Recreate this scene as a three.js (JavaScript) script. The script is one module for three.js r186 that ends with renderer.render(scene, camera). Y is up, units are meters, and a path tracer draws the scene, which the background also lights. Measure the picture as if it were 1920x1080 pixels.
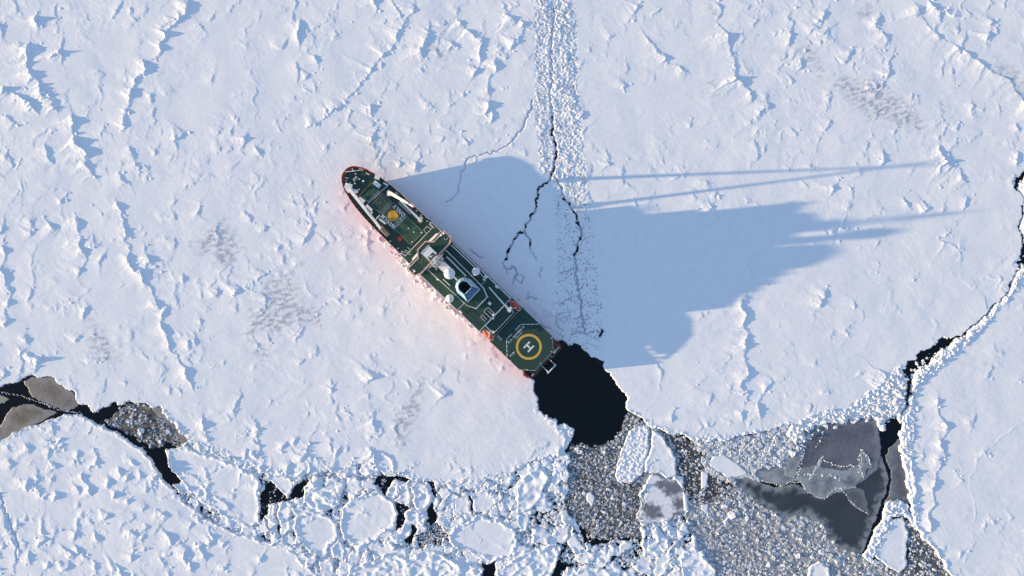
import * as THREE from 'three';
import { FontLoader } from 'three/addons/loaders/FontLoader.js';
import { TextGeometry } from 'three/addons/geometries/TextGeometry.js';
import { mergeGeometries, mergeVertices, toCreasedNormals } from 'three/addons/utils/BufferGeometryUtils.js';
import { createNoise2D } from 'simplex-noise';

// ---------------------------------------------------------------- camera, sky, sun, exposure
const scene = new THREE.Scene();
const CAM_H = 300, PPM = 3.78;                       // camera height over the water; photo pixels per metre at the water
const camera = new THREE.PerspectiveCamera(2 * Math.atan(540 / PPM / CAM_H) * 180 / Math.PI, 16 / 9, 1, 9000);
camera.position.set(0, CAM_H, 0); camera.up.set(0, 0, -1); camera.lookAt(0, 0, 0);
scene.add(camera);

const SUN_EL = 8.7 * Math.PI / 180;
const sunDir = new THREE.Vector3(-Math.cos(SUN_EL) * 0.996, Math.sin(SUN_EL), Math.cos(SUN_EL) * 0.1).normalize();
const sun = new THREE.DirectionalLight(new THREE.Color().setRGB(1.0, 0.74, 0.43), 5);
sun.position.copy(sunDir).multiplyScalar(600); sun.castShadow = true;
sun.shadow.camera.left = -330; sun.shadow.camera.right = 330; sun.shadow.camera.top = 200; sun.shadow.camera.bottom = -200; sun.shadow.camera.far = 1400;
sun.shadow.mapSize.set(4096, 4096);
scene.add(sun, sun.target);
{
  const w = 256, h = 128, d = new Float32Array(w * h * 4), v = new THREE.Vector3();
  for (let j = 0; j < h; j++) for (let i = 0; i < w; i++) {
    const el = ((j + .5) / h - .5) * Math.PI, az = ((i + .5) / w - .5) * 2 * Math.PI;
    v.set(Math.cos(el) * Math.cos(az), Math.sin(el), Math.cos(el) * Math.sin(az));
    const t = Math.pow(1 - Math.max(0, v.y), 3.2), ang = Math.acos(Math.min(1, v.dot(sunDir)));
    const g = Math.exp(-ang / 0.4) * 0.5, o = (j * w + i) * 4;
    d[o] = 0.141 + t * 0.12 + g * 0.8; d[o + 1] = 0.236 + t * 0.09 + g * 0.6; d[o + 2] = 0.402 + t * 0.02 + g * 0.34; d[o + 3] = 1;
  }
  const sky = new THREE.DataTexture(d, w, h, THREE.RGBAFormat, THREE.FloatType);
  sky.mapping = THREE.EquirectangularReflectionMapping; sky.magFilter = THREE.LinearFilter; sky.needsUpdate = true;
  scene.background = sky; scene.environment = sky;
}
const renderer = new THREE.WebGLRenderer({ antialias: true });
renderer.toneMapping = THREE.LinearToneMapping;
renderer.toneMappingExposure = 1.65;
renderer.shadowMap.enabled = true;

// ---------------------------------------------------------------- helpers
let seed = 20240817;
const rnd = () => { seed |= 0; seed = seed + 0x6D2B79F5 | 0; let t = Math.imul(seed ^ seed >>> 15, 1 | seed); t = t + Math.imul(t ^ t >>> 7, 61 | t) ^ t; return ((t ^ t >>> 14) >>> 0) / 4294967296; };
const rr = (a, b) => a + (b - a) * rnd();
const n1 = createNoise2D(rnd), n2 = createNoise2D(rnd), n3 = createNoise2D(rnd);
const clamp = (x, a, b) => x < a ? a : x > b ? b : x;
const ss = (a, b, x) => { const t = clamp((x - a) / (b - a), 0, 1); return t * t * (3 - 2 * t); };
const G = ([px, py]) => [(px - 960) / PPM, (py - 540) / PPM];   // a point read off the photograph, on the ice in metres
const poly = (...a) => { const r = []; for (let i = 0; i < a.length; i += 2) r.push(G([a[i], a[i + 1]])); return r; };
function sdf(p, x, y) {                               // > 0 inside
  let d = Infinity, s = -1;
  for (let i = 0, j = p.length - 1; i < p.length; j = i++) {
    const ax = p[i][0], ay = p[i][1], ex = p[j][0] - ax, ey = p[j][1] - ay, wx = x - ax, wy = y - ay;
    const t = clamp((wx * ex + wy * ey) / (ex * ex + ey * ey), 0, 1), bx = wx - ex * t, by = wy - ey * t;
    d = Math.min(d, bx * bx + by * by);
    const c1 = y >= ay, c2 = y < p[j][1], c3 = ex * wy > ey * wx;
    if ((c1 && c2 && c3) || (!c1 && !c2 && !c3)) s = -s;
  }
  return s * Math.sqrt(d);
}
const box2 = (p) => { let b = [1e9, 1e9, -1e9, -1e9]; for (const [x, y] of p) { b[0] = Math.min(b[0], x); b[1] = Math.min(b[1], y); b[2] = Math.max(b[2], x); b[3] = Math.max(b[3], y); } return b; };
const used = {};
const numbered = (n) => { used[n] = (used[n] ?? -1) + 1; return used[n] ? n + '_' + String(used[n]).padStart(3, '0') : n; };
function tag(o, label, category, group, kind) {
  o.name = numbered(o.name);
  if (label) o.userData.label = label; if (category) o.userData.category = category;
  if (group) o.userData.group = group; if (kind) o.userData.kind = kind;
  o.traverse((c) => { if (c.isMesh) { c.castShadow = true; c.receiveShadow = true; } });
  scene.add(o); return o;
}
const lin = (r, g, b) => new THREE.Color().setRGB(r, g, b);
const M = {
  snow: new THREE.MeshStandardMaterial({ vertexColors: true, roughness: 0.95, metalness: 0 }),
  thin: new THREE.MeshStandardMaterial({ vertexColors: true, roughness: 0.6 }),
  block: new THREE.MeshStandardMaterial({ color: lin(0.9, 0.9, 0.9), roughness: 0.85, flatShading: true }),
  water: new THREE.MeshPhysicalMaterial({ color: lin(0.0006, 0.002, 0.004), roughness: 0.06, ior: 1.33 }),
};

// ---------------------------------------------------------------- water and the far ice
{
  const w = new THREE.Mesh(new THREE.PlaneGeometry(620, 400).rotateX(-Math.PI / 2), M.water); w.name = 'water';
  tag(w, 'dark calm sea water in the pool and the leads', 'water', null, 'structure');
}
// one grid of heights for all the ice near the ship
const CELL = 0.45, X0 = -276, Z0 = -166, NX = 1228, NZ = 738, N = NX * NZ;
const R = new Float32Array(N), BARE = new Float32Array(N), DX = new Float32Array(N), DZ = new Float32Array(N), TOP = new Float32Array(N).fill(-1);
const TRENCH = new Float32Array(N);
const gx = (i) => X0 + i * CELL, gz = (k) => Z0 + k * CELL;
for (let k = 0; k < NZ; k++) for (let i = 0; i < NX; i++) {
  const x = gx(i), z = gz(k), o = k * NX + i;
  DX[o] = n1(x / 9, z / 9) * 1.2 + n2(x / 2.6, z / 2.6) * 0.4 + n3(x / 1.1, z / 1.1) * 0.25;
  DZ[o] = n2(x / 9 + 50, z / 9) * 1.2 + n3(x / 2.6 + 50, z / 2.6) * 0.4 + n1(x / 1.1 + 50, z / 1.1) * 0.25;
}
function stamp(x, z, rad, f) {                        // f(dx, dz) gives a height; the grid keeps the higher
  const i0 = Math.max(0, Math.ceil((x - rad - X0) / CELL)), i1 = Math.min(NX - 1, Math.floor((x + rad - X0) / CELL));
  const k0 = Math.max(0, Math.ceil((z - rad - Z0) / CELL)), k1 = Math.min(NZ - 1, Math.floor((z + rad - Z0) / CELL));
  for (let k = k0; k <= k1; k++) for (let i = i0; i <= i1; i++) {
    const v = f(gx(i) - x, gz(k) - z); if (v > R[k * NX + i]) R[k * NX + i] = v;
  }
}
function slabBlock(x, z, r, h) {                      // a tilted block of ice frozen into the snow
  const a = rr(0, 6.28), c = Math.cos(a), s = Math.sin(a), e = rr(0.5, 1), tx = rr(-.5, .5), tz = rr(-.5, .5), p = rr(0.9, 1.8);
  stamp(x, z, r * 1.3, (dx, dz) => {
    const u = (dx * c + dz * s) / r, v = (-dx * s + dz * c) / (r * e), m = Math.max(Math.abs(u), Math.abs(v), (Math.abs(u) + Math.abs(v)) * .75);
    return m > 1 ? 0 : h * Math.min(1, p * 1.6 * (1 - m)) * (1 + tx * u + tz * v) * 0.8;
  });
}
function drift(x, z, len, wid, h, a) {                // a soft drift, longer down the wind
  const c = Math.cos(a), s = Math.sin(a), rad = Math.max(len, wid) * 1.9;
  stamp(x, z, rad, (dx, dz) => { const u = (dx * c + dz * s) / len, v = (-dx * s + dz * c) / wid; const q = u * u + v * v; return q > 3.6 ? 0 : h * (Math.exp(-q * 1.1) - 0.019); });
}
const WIND = 1.0;                                     // fine streaks trail down and to the right in the picture
// a wall of drifted snow and upended ice along a line: long slope on the left, broken face on the right
let ridgeNo = 0;
function ridgeM(P, h, jag = 1, o = {}) {
  const { left = rr(4.5, 8.5), right = rr(.6, 1.5), wob = 1 } = o, id = ++ridgeNo * 17.3, b = box2(P), pad = left * 2.4 + 2;
  const acc = [0]; for (let j = 0; j + 1 < P.length; j++) acc.push(acc[j] + Math.hypot(P[j + 1][0] - P[j][0], P[j + 1][1] - P[j][1]));
  const T = acc[acc.length - 1];
  const i0 = Math.max(0, Math.floor((b[0] - pad - X0) / CELL)), i1 = Math.min(NX - 1, Math.ceil((b[2] + pad - X0) / CELL)), k0 = Math.max(0, Math.floor((b[1] - pad - Z0) / CELL)), k1 = Math.min(NZ - 1, Math.ceil((b[3] + pad - Z0) / CELL));
  for (let k = k0; k <= k1; k++) for (let i = i0; i <= i1; i++) {
    const at = k * NX + i, x = gx(i), z = gz(k), wx = x + (DX[at] + n3(x / 16, z / 16) * 1.6) * wob, wz = z + DZ[at] * wob * .7;
    let best = 1e9, t = 0, side = 0, ends = 0;
    for (let j = 0; j + 1 < P.length; j++) {
      const ex = P[j + 1][0] - P[j][0], ez = P[j + 1][1] - P[j][1], l2 = ex * ex + ez * ez, q = clamp(((wx - P[j][0]) * ex + (wz - P[j][1]) * ez) / l2, 0, 1);
      const dx = wx - P[j][0] - ex * q, dz = wz - P[j][1] - ez * q, d = dx * dx + dz * dz;
      if (d < best) { best = d; t = acc[j] + (acc[j + 1] - acc[j]) * q; side = Math.abs(ez) > Math.abs(ex) * .35 ? (dx * Math.sign(ez) * ez - dz * Math.sign(ez) * ex) : dz; }
    }
    const d = Math.sqrt(best); if (d > pad) continue;
    ends = ss(0, Math.min(4, T * .4), t) * ss(T, T - Math.min(4, T * .4), t);
    const f = .28 + .75 * ss(-.5, .75, n1(t / 9, id)), sp = jag * (.75 * Math.pow(Math.max(0, n2(t / 2.9, id)), 2) + .18 * Math.max(0, n3(t / 1.15, id)));
    const hc = h * (f + sp * (.4 + f)) * (.15 + .85 * ends), u = side < 0 ? d / (left * (.6 + .5 * f)) : d / (right * (.7 + .8 * Math.max(0, n1(x / 1.7, z / 1.7))));
    const v = side < 0 ? hc * Math.exp(-u * 1.6) * (1 - .2 * ss(.5, 2.2, u)) : hc * Math.max(0, 1 - u) ;
    const lee = side > 0 ? h * .16 * f * ends * Math.exp(-d / 3.5) : 0;
    const w = Math.max(v, lee); if (w > R[at]) R[at] = w;
  }
  for (let q = 0; q < T * jag * .13; q++) {             // loose blocks at the foot and on the crest
    let t = rnd() * T, j = 0; while (j + 2 < acc.length && acc[j + 1] < t) j++; const f = (t - acc[j]) / (acc[j + 1] - acc[j]);
    slabBlock(P[j][0] + (P[j + 1][0] - P[j][0]) * f + rr(-1, 2.2), P[j][1] + (P[j + 1][1] - P[j][1]) * f + rr(-1, 1), rr(.4, .95), h * rr(.3, .85));
  }
}
const ridge = (pts, h, d) => ridgeM(pts.map(G), h, d);
// pressure ridges, traced
const ridges = [
  [[[360, 0], [345, 25], [318, 60], [300, 95], [280, 120], [262, 150], [250, 180], [238, 215], [226, 250]], 0.95, 1],
  [[[72, 28], [75, 60]], 1.3, 1], [[[52, 78], [50, 100], [60, 140], [75, 165], [95, 190], [110, 212]], 1.3, 1.2], [[[0, 40], [12, 70]], 1.0, .6],
  [[[110, 90], [118, 115]], 1.0, 1], [[[0, 160], [30, 175], [60, 190], [70, 220]], 1.0, 1], [[[0, 215], [30, 235], [45, 240]], .7, .6],
  [[[135, 215], [142, 250], [160, 290], [168, 310], [182, 335]], 1.2, .8], [[[245, 270], [258, 300]], .7, .6], [[[230, 320], [245, 350]], .7, .6],
  [[[222, 370], [228, 395], [240, 447], [243, 483], [267, 517], [293, 567], [307, 613], [320, 647], [340, 680], [372, 735]], 0.85, .5],
  [[[270, 455], [283, 490], [300, 508]], .8, 1.1], [[[558, 30], [563, 60], [562, 90]], .85, .4], [[[562, 110], [560, 160]], .7, .4],
  [[[780, 8], [763, 43], [737, 90], [710, 110], [690, 143]], .75, .5], [[[688, 145], [660, 180], [640, 198], [600, 230], [575, 242]], .65, .8],
  [[[853, 33], [880, 63], [907, 80], [900, 115], [885, 155]], .75, .5], [[[940, 0], [945, 30], [985, 50], [965, 82], [945, 100]], .85, .6],
  [[[920, 182], [912, 205], [905, 222]], 1.25, 1.2], [[[783, 85], [800, 115]], .8, .6], [[[935, 85], [948, 110]], .9, .8],
  [[[1350, 45], [1362, 80], [1372, 110], [1375, 135], [1390, 160], [1412, 195]], .95, 1], [[[1485, 15], [1478, 60], [1485, 92]], .65, .6], [[[1470, 115], [1455, 150]], .6, .5],
  [[[1650, 20], [1645, 60]], .8, .7], [[[1675, 95], [1662, 148]], .85, .5], [[[1560, 0], [1538, 40], [1520, 68]], .6, .8], [[[1710, 0], [1722, 32], [1760, 70], [1800, 95], [1850, 125], [1885, 150], [1915, 190], [1960, 240]], .7, .3],
  [[[1740, 0], [1765, 25], [1800, 35]], .8, 1], [[[1755, 265], [1765, 290], [1785, 310], [1812, 347]], .8, 1], [[[1200, 55], [1215, 80], [1250, 115], [1290, 140]], .55, .8],
  [[[1405, 470], [1402, 530], [1395, 580], [1400, 620], [1397, 680], [1396, 730], [1393, 790]], .75, .8], [[[1425, 730], [1420, 790]], .7, .6],
  [[[8, 435], [14, 470], [12, 520], [20, 570], [6, 620]], .75, .5], [[[140, 400], [148, 440], [165, 488], [140, 528]], .7, .5],
  [[[85, 660], [70, 690], [60, 705]], 1.2, 1.6], [[[455, 535], [435, 560]], .8, .8], [[[710, 695], [690, 720]], 1.1, .5], [[[845, 725], [815, 760]], .6, .5], [[[690, 760], [705, 800], [706, 825]], .55, .7],
  [[[1640, 730], [1660, 705]], 1.0, 1.5], [[[1755, 740], [1772, 802], [1764, 850], [1750, 900], [1745, 958], [1740, 1000]], .8, .2], [[[1700, 730], [1692, 790], [1702, 850], [1712, 920], [1712, 975]], .6, 1.2],
  [[[0, 945], [15, 985], [35, 1020], [32, 1080]], .6, .3], [[[1900, 330], [1908, 360]], .7, 1], [[[1090, 205], [1088, 225]], 1.2, 1], [[[1716, 505], [1714, 530]], .6, 1],
  [[[1030, 0], [1020, 20], [1026, 40]], .6, 1], [[[1070, 170], [1084, 215], [1080, 228]], .7, 1.2], [[[1098, 300], [1105, 340], [1106, 400]], .25, 1],
  [[[150, 880], [180, 935]], 1.1, .3], [[[40, 830], [60, 850]], .6, .3], [[[240, 990], [265, 1005]], 1.1, .3], [[[60, 880], [85, 905]], .8, .5], [[[130, 985], [140, 1010]], .8, .5], [[[310, 990], [330, 1025]], .9, .5], [[[395, 985], [410, 1015]], .9, .5],
  [[[340, 870], [365, 895], [390, 905]], .9, .3], [[[400, 920], [430, 955]], .9, .3],
  [[[845, 850], [870, 900], [960, 885], [1000, 862]], .3, 1], [[[420, 852], [480, 880], [560, 888], [640, 880]], .55, 1.5], [[[690, 830], [705, 860], [690, 880]], .6, 1.5],
];
for (const [p, h, d] of ridges) ridge(p, h, d);
ridgeM([[1925, 785], [1860, 832], [1830, 862], [1818, 900], [1826, 960], [1820, 1010], [1805, 1080]].map(G), .13, .3, { left: .7, right: .5, wob: .5 });
// quiet ground: ellipses [x, y, rx, ry, how quiet]
const quiet = [[430, 120, 120, 110, .9], [1210, 190, 110, 130, .92], [900, 790, 140, 90, .93], [1200, 600, 200, 160, .8], [1620, 600, 220, 180, .85], [1850, 800, 130, 300, .93], [1850, 380, 80, 120, .7], [130, 560, 110, 120, .7], [950, 400, 110, 110, .75], [480, 700, 80, 80, .4], [1250, 760, 60, 60, .7], [860, 330, 100, 40, .8], [1330, 330, 160, 60, .5], [200, 100, 80, 80, .6]];
const calm = (px, py) => { let c = 1; for (const [x, y, rx, ry, q] of quiet) { const d = Math.hypot((px - x) / rx, (py - y) / ry); c *= 1 - q * ss(1.1, .75, d); } return c; };
for (let q = 0; q < 6400; q++) {
  const px = rr(-60, 1980), py = rr(-60, 1140), c = calm(px, py), [x, z] = G([px, py]), cl = n2(x / 38, z / 38) * .65 + n3(x / 13, z / 13) * .4;
  const rough = px < 640 && py > 790 ? 1.5 : px > 690 && px < 1000 && py < 270 ? 1.35 : 1;
  if (rnd() > c * ss(-.4, .75, cl) * rough * .8) continue;
  const big = Math.pow(rnd(), 3.2), h = (.06 + .6 * big) * rough, L = rr(1.2, 3.4) + big * 11;
  let a = rnd() < .75 ? 1.85 + rr(-.45, .45) : rr(.3, 2.9); const P = [[x, z]]; let X = x, Z = z;
  for (let j = 0; j < 3; j++) { X += Math.cos(a) * L / 3; Z += Math.sin(a) * L / 3; a += rr(-.5, .5); P.push([X, Z]); }
  ridgeM(P, h, rr(.3, 1.1), { left: rr(1.2, 3) + big * 4, right: rr(.4, 1) + big * .6, wob: .9 });
  if (rnd() < .3) slabBlock(x + rr(-1.5, 1.5), z + rr(-1.5, 1.5), rr(.3, .7), h * rr(.7, 1.3));
}
for (let q = 0; q < 1500; q++) {                      // soft low dunes
  const px = rr(-60, 1980), py = rr(-60, 1140), [x, z] = G([px, py]); if (rnd() > .25 + .75 * calm(px, py)) continue;
  const a = 1.85 + rr(-.7, .7), L = rr(4, 18), P = [[x, z], [x + Math.cos(a) * L * .5 + rr(-1, 1), z + Math.sin(a) * L * .5], [x + Math.cos(a) * L, z + Math.sin(a) * L]];
  ridgeM(P, rr(.06, .32), rr(0, .25), { left: rr(3, 9), right: rr(1, 3), wob: 1.4 });
}
for (let q = 0; q < 520; q++) {                       // rounded hummocks of the two older floes at lower left
  const px = rr(-60, 640), py = rr(780, 1140), [x, z] = G([px, py]); if (rnd() > ss(-.5, .6, n1(x / 26, z / 26)) * (px < 330 ? .9 : .6)) continue;
  const a = 1.9 + rr(-.9, .9), L = rr(3, 11), P = [[x, z], [x + Math.cos(a) * L * .5 + rr(-1, 1), z + Math.sin(a) * L * .5], [x + Math.cos(a) * L, z + Math.sin(a) * L]];
  ridgeM(P, rr(.3, .95), rr(.1, .7), { left: rr(2.5, 5), right: rr(.7, 2), wob: 1.1 });
}
// jagged pack of broken blocks: every cell a tilted facet
function rubble(x, z, size) {
  const cx = Math.floor(x / size), cz = Math.floor(z / size); let b = 9, b2 = 9, hx = 0, hz = 0, id = 0;
  for (let j = -1; j <= 1; j++) for (let i = -1; i <= 1; i++) {
    let s = Math.imul(cx + i, 374761393) + Math.imul(cz + j, 668265263); s = Math.imul(s ^ s >>> 13, 1274126177); s ^= s >>> 16;
    const px = (cx + i + ((s & 1023) / 1023)) * size, pz = (cz + j + ((s >>> 10 & 1023) / 1023)) * size, d = Math.hypot(px - x, pz - z) / size;
    if (d < b) { b2 = b; b = d; id = s; hx = x - px; hz = z - pz; } else if (d < b2) b2 = d;
  }
  const q = (n) => (id >>> n & 63) / 63;
  return (q(2) * q(20) + (q(8) - .5) * hx / size * 1.3 + (q(14) - .5) * hz / size * 1.3) * ss(0, .12, b2 - b) - .12 * (1 - ss(0, .12, b2 - b));
}
const CHANNEL = poly(1002, -80, 1072, -80, 1076, 0, 1082, 100, 1084, 200, 1096, 300, 1104, 400, 1120, 520, 1132, 620, 1128, 660, 1052, 640, 1042, 560, 1046, 470, 1044, 400, 1040, 350, 1012, 320, 1004, 200);
const barePatches = [poly(500, 530, 545, 510, 558, 560, 610, 596, 600, 612, 560, 600, 520, 622, 458, 632, 472, 588, 500, 572), poly(360, 462, 405, 425, 425, 415, 452, 470, 425, 505, 395, 480), poly(163, 596, 190, 618, 212, 650, 216, 676, 186, 678), poly(735, 790, 772, 745, 790, 705, 785, 775, 752, 835), poly(1552, 150, 1632, 150, 1705, 200, 1730, 245, 1680, 232, 1640, 222, 1600, 200), poly(1325, 150, 1350, 160, 1345, 180, 1325, 180), poly(1610, 20, 1640, 15, 1630, 45, 1610, 40), poly(812, 92, 838, 95, 835, 115, 815, 112), poly(1500, 85, 1525, 95, 1545, 140, 1535, 145), poly(1325, 10, 1340, 20, 1335, 30), poly(470, 655, 510, 655, 500, 670), poly(1868, 116, 1892, 130, 1930, 158, 1930, 205, 1908, 182, 1893, 158, 1876, 140), poly(1872, 122, 1892, 134, 1930, 165, 1930, 195, 1908, 178)];
for (const p of barePatches) {
  const b = box2(p), pad = 6;
  for (let k = Math.max(0, Math.floor((b[1] - pad - Z0) / CELL)); k < Math.min(NZ, (b[3] + pad - Z0) / CELL); k++) for (let i = Math.max(0, Math.floor((b[0] - pad - X0) / CELL)); i < Math.min(NX, (b[2] + pad - X0) / CELL); i++) {
    const o = k * NX + i, x = gx(i), z = gz(k), s = sdf(p, x + DX[o] * 2, z + DZ[o] * 2); if (s < -4) continue;
    const m = .66 * ss(-4, 4, s) * ss(-.3, .6, n1(x / 5 + z / 9, z / 3) * .6 + n2(x / 1.9, z / 1.3) * .4 + n3(x / .8, z / .8) * .18 + .08);
    BARE[o] = Math.max(BARE[o], m);
  }
}
{
  const b = box2(CHANNEL);
  for (let k = 0; k < Math.min(NZ, (b[3] + 3 - Z0) / CELL); k++) for (let i = Math.max(0, Math.floor((b[0] - 3 - X0) / CELL)); i < (b[2] + 3 - X0) / CELL; i++) {
    const o = k * NX + i, x = gx(i), z = gz(k), s = sdf(CHANNEL, x + DX[o], z + DZ[o]); if (s < -1) continue;
    const py = z * PPM + 540, low = ss(330, 400, py), m = ss(.42 - .32 * (1 - low), .62, n2(x / 1.5, z / 2) * .6 + n3(x / .8, z / .8) * .4 + .25 * n1(x / 7, z / 9) + .12 * low) * ss(-1, .5, s) * (.62 + .28 * low);
    BARE[o] = Math.max(BARE[o], m);
  }
}
function crack(pts, w) {
  for (let j = 0; j + 1 < pts.length; j++) {
    const a = G(pts[j]), b = G(pts[j + 1]), L = Math.hypot(b[0] - a[0], b[1] - a[1]), n = Math.ceil(L / .2);
    for (let q = 0; q <= n; q++) {
      const t = q / n; let x = a[0] + (b[0] - a[0]) * t, z = a[1] + (b[1] - a[1]) * t; x += n1(x / 4, z / 4) * .7 + n2(x / 1.4, z / 1.4) * .3; z += n3(x / 4, z / 4) * .7;
      const r = Math.max(.1, w * .5 * (1 + .6 * n2(x / 3, z / 3))), deep = w >= .5 && n3(x / 5, z / 5) > -.1 ? .45 + .9 * ss(-.1, .25, n3(x / 5, z / 5)) : .38, R2 = r + .36;
      for (let k = Math.ceil((z - R2 - Z0) / CELL); k <= (z + R2 - Z0) / CELL; k++) for (let i = Math.ceil((x - R2 - X0) / CELL); i <= (x + R2 - X0) / CELL; i++)
        if (i >= 0 && k >= 0 && i < NX && k < NZ) { const at = k * NX + i, v = deep * ss(R2, r * .6, Math.hypot(gx(i) - x, gz(k) - z)); if (v > TRENCH[at]) TRENCH[at] = v; const f = Math.min(1, w * 2.4) * .95 * ss(R2, r * .5, Math.hypot(gx(i) - x, gz(k) - z)); if (f > BARE[at]) BARE[at] = f; }
    }
  }
}
crack([[1000, 190], [985, 232], [960, 268], [930, 284], [880, 297], [866, 325], [857, 360]], 0.22);
crack([[1035, 220], [1037, 250], [1044, 280], [1038, 315], [1033, 336]], 0.62); crack([[1040, 330], [1052, 352], [1058, 372]], 0.37);
crack([[1033, 336], [1012, 352], [1006, 375], [1002, 395], [985, 425], [981, 432]], 0.56); crack([[981, 432], [968, 445], [958, 462], [946, 487]], 0.87); crack([[981, 432], [994, 450], [993, 465]], 0.5); crack([[946, 487], [941, 497], [948, 512]], 0.25);
crack([[960, 500], [968, 510], [962, 530]], 0.31); crack([[1058, 372], [1078, 400], [1090, 436], [1083, 460], [1078, 478]], 0.74); crack([[1050, 512], [1065, 508], [1080, 504]], 0.31); crack([[1048, 572], [1065, 562], [1085, 555]], 0.22);
crack([[1078, 480], [1080, 520], [1088, 560], [1092, 600], [1096, 625]], 0.45); crack([[1128, 618], [1124, 632]], 0.62); crack([[1017, 502], [1011, 518]], 0.31); crack([[1040, 20], [1032, 90], [1036, 150], [1030, 170], [1036, 220]], 0.25);
crack([[1012, 608], [1030, 617]], 0.31); crack([[985, 560], [992, 548]], 0.25); crack([[0, 915], [12, 955], [36, 1018], [32, 1050]], 0.22); crack([[1760, 1075], [1740, 1040], [1735, 1030]], 0.22);

crack([[946, 500], [955, 505], [962, 500], [970, 512], [966, 526]], .35); crack([[966, 526], [975, 530], [984, 522], [978, 514]], .3); crack([[985, 560], [995, 556], [1004, 562]], .3); crack([[880, 470], [892, 480], [905, 484]], .25); crack([[993, 465], [999, 480], [1006, 488]], .25); crack([[1080, 700], [1092, 690]], .3); crack([[1044, 590], [1042, 605], [1050, 618]], .25);
crack([[860, 358], [850, 372], [836, 380]], .25); crack([[1075, 600], [1085, 596], [1098, 604]], .3); crack([[1070, 628], [1085, 622], [1100, 628], [1112, 622]], .35);
const flatSnow = (x, z) => {
  const p = ss(-.4, .6, n1(x / 42 + 9, z / 42)), q = ss(-.3, .6, n2(x / 30, z / 30 + 4));
  return n1(x / 60, z / 60) * .14 + n2(x / 19, z / 19) * .07 + n3(x / 7.5, z / 6) * .032 * q + Math.max(0, n1(x / 4.2 + 30, z / 3.4)) * .03 * p * q
    + n3((x * .54 + z * .84) / 6, (x * .84 - z * .54) / 2.1) * .015 * p + n2((x * .9 - z * .42) / 4.4, (x * .42 + z * .9) / 1.7) * .011 * (1.1 - p) + n1((x * .2 + z * .98) / 2.6, (x * .98 - z * .2) / 1.1) * .009 + n2(x / .95, z / .95) * .006;
};

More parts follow.
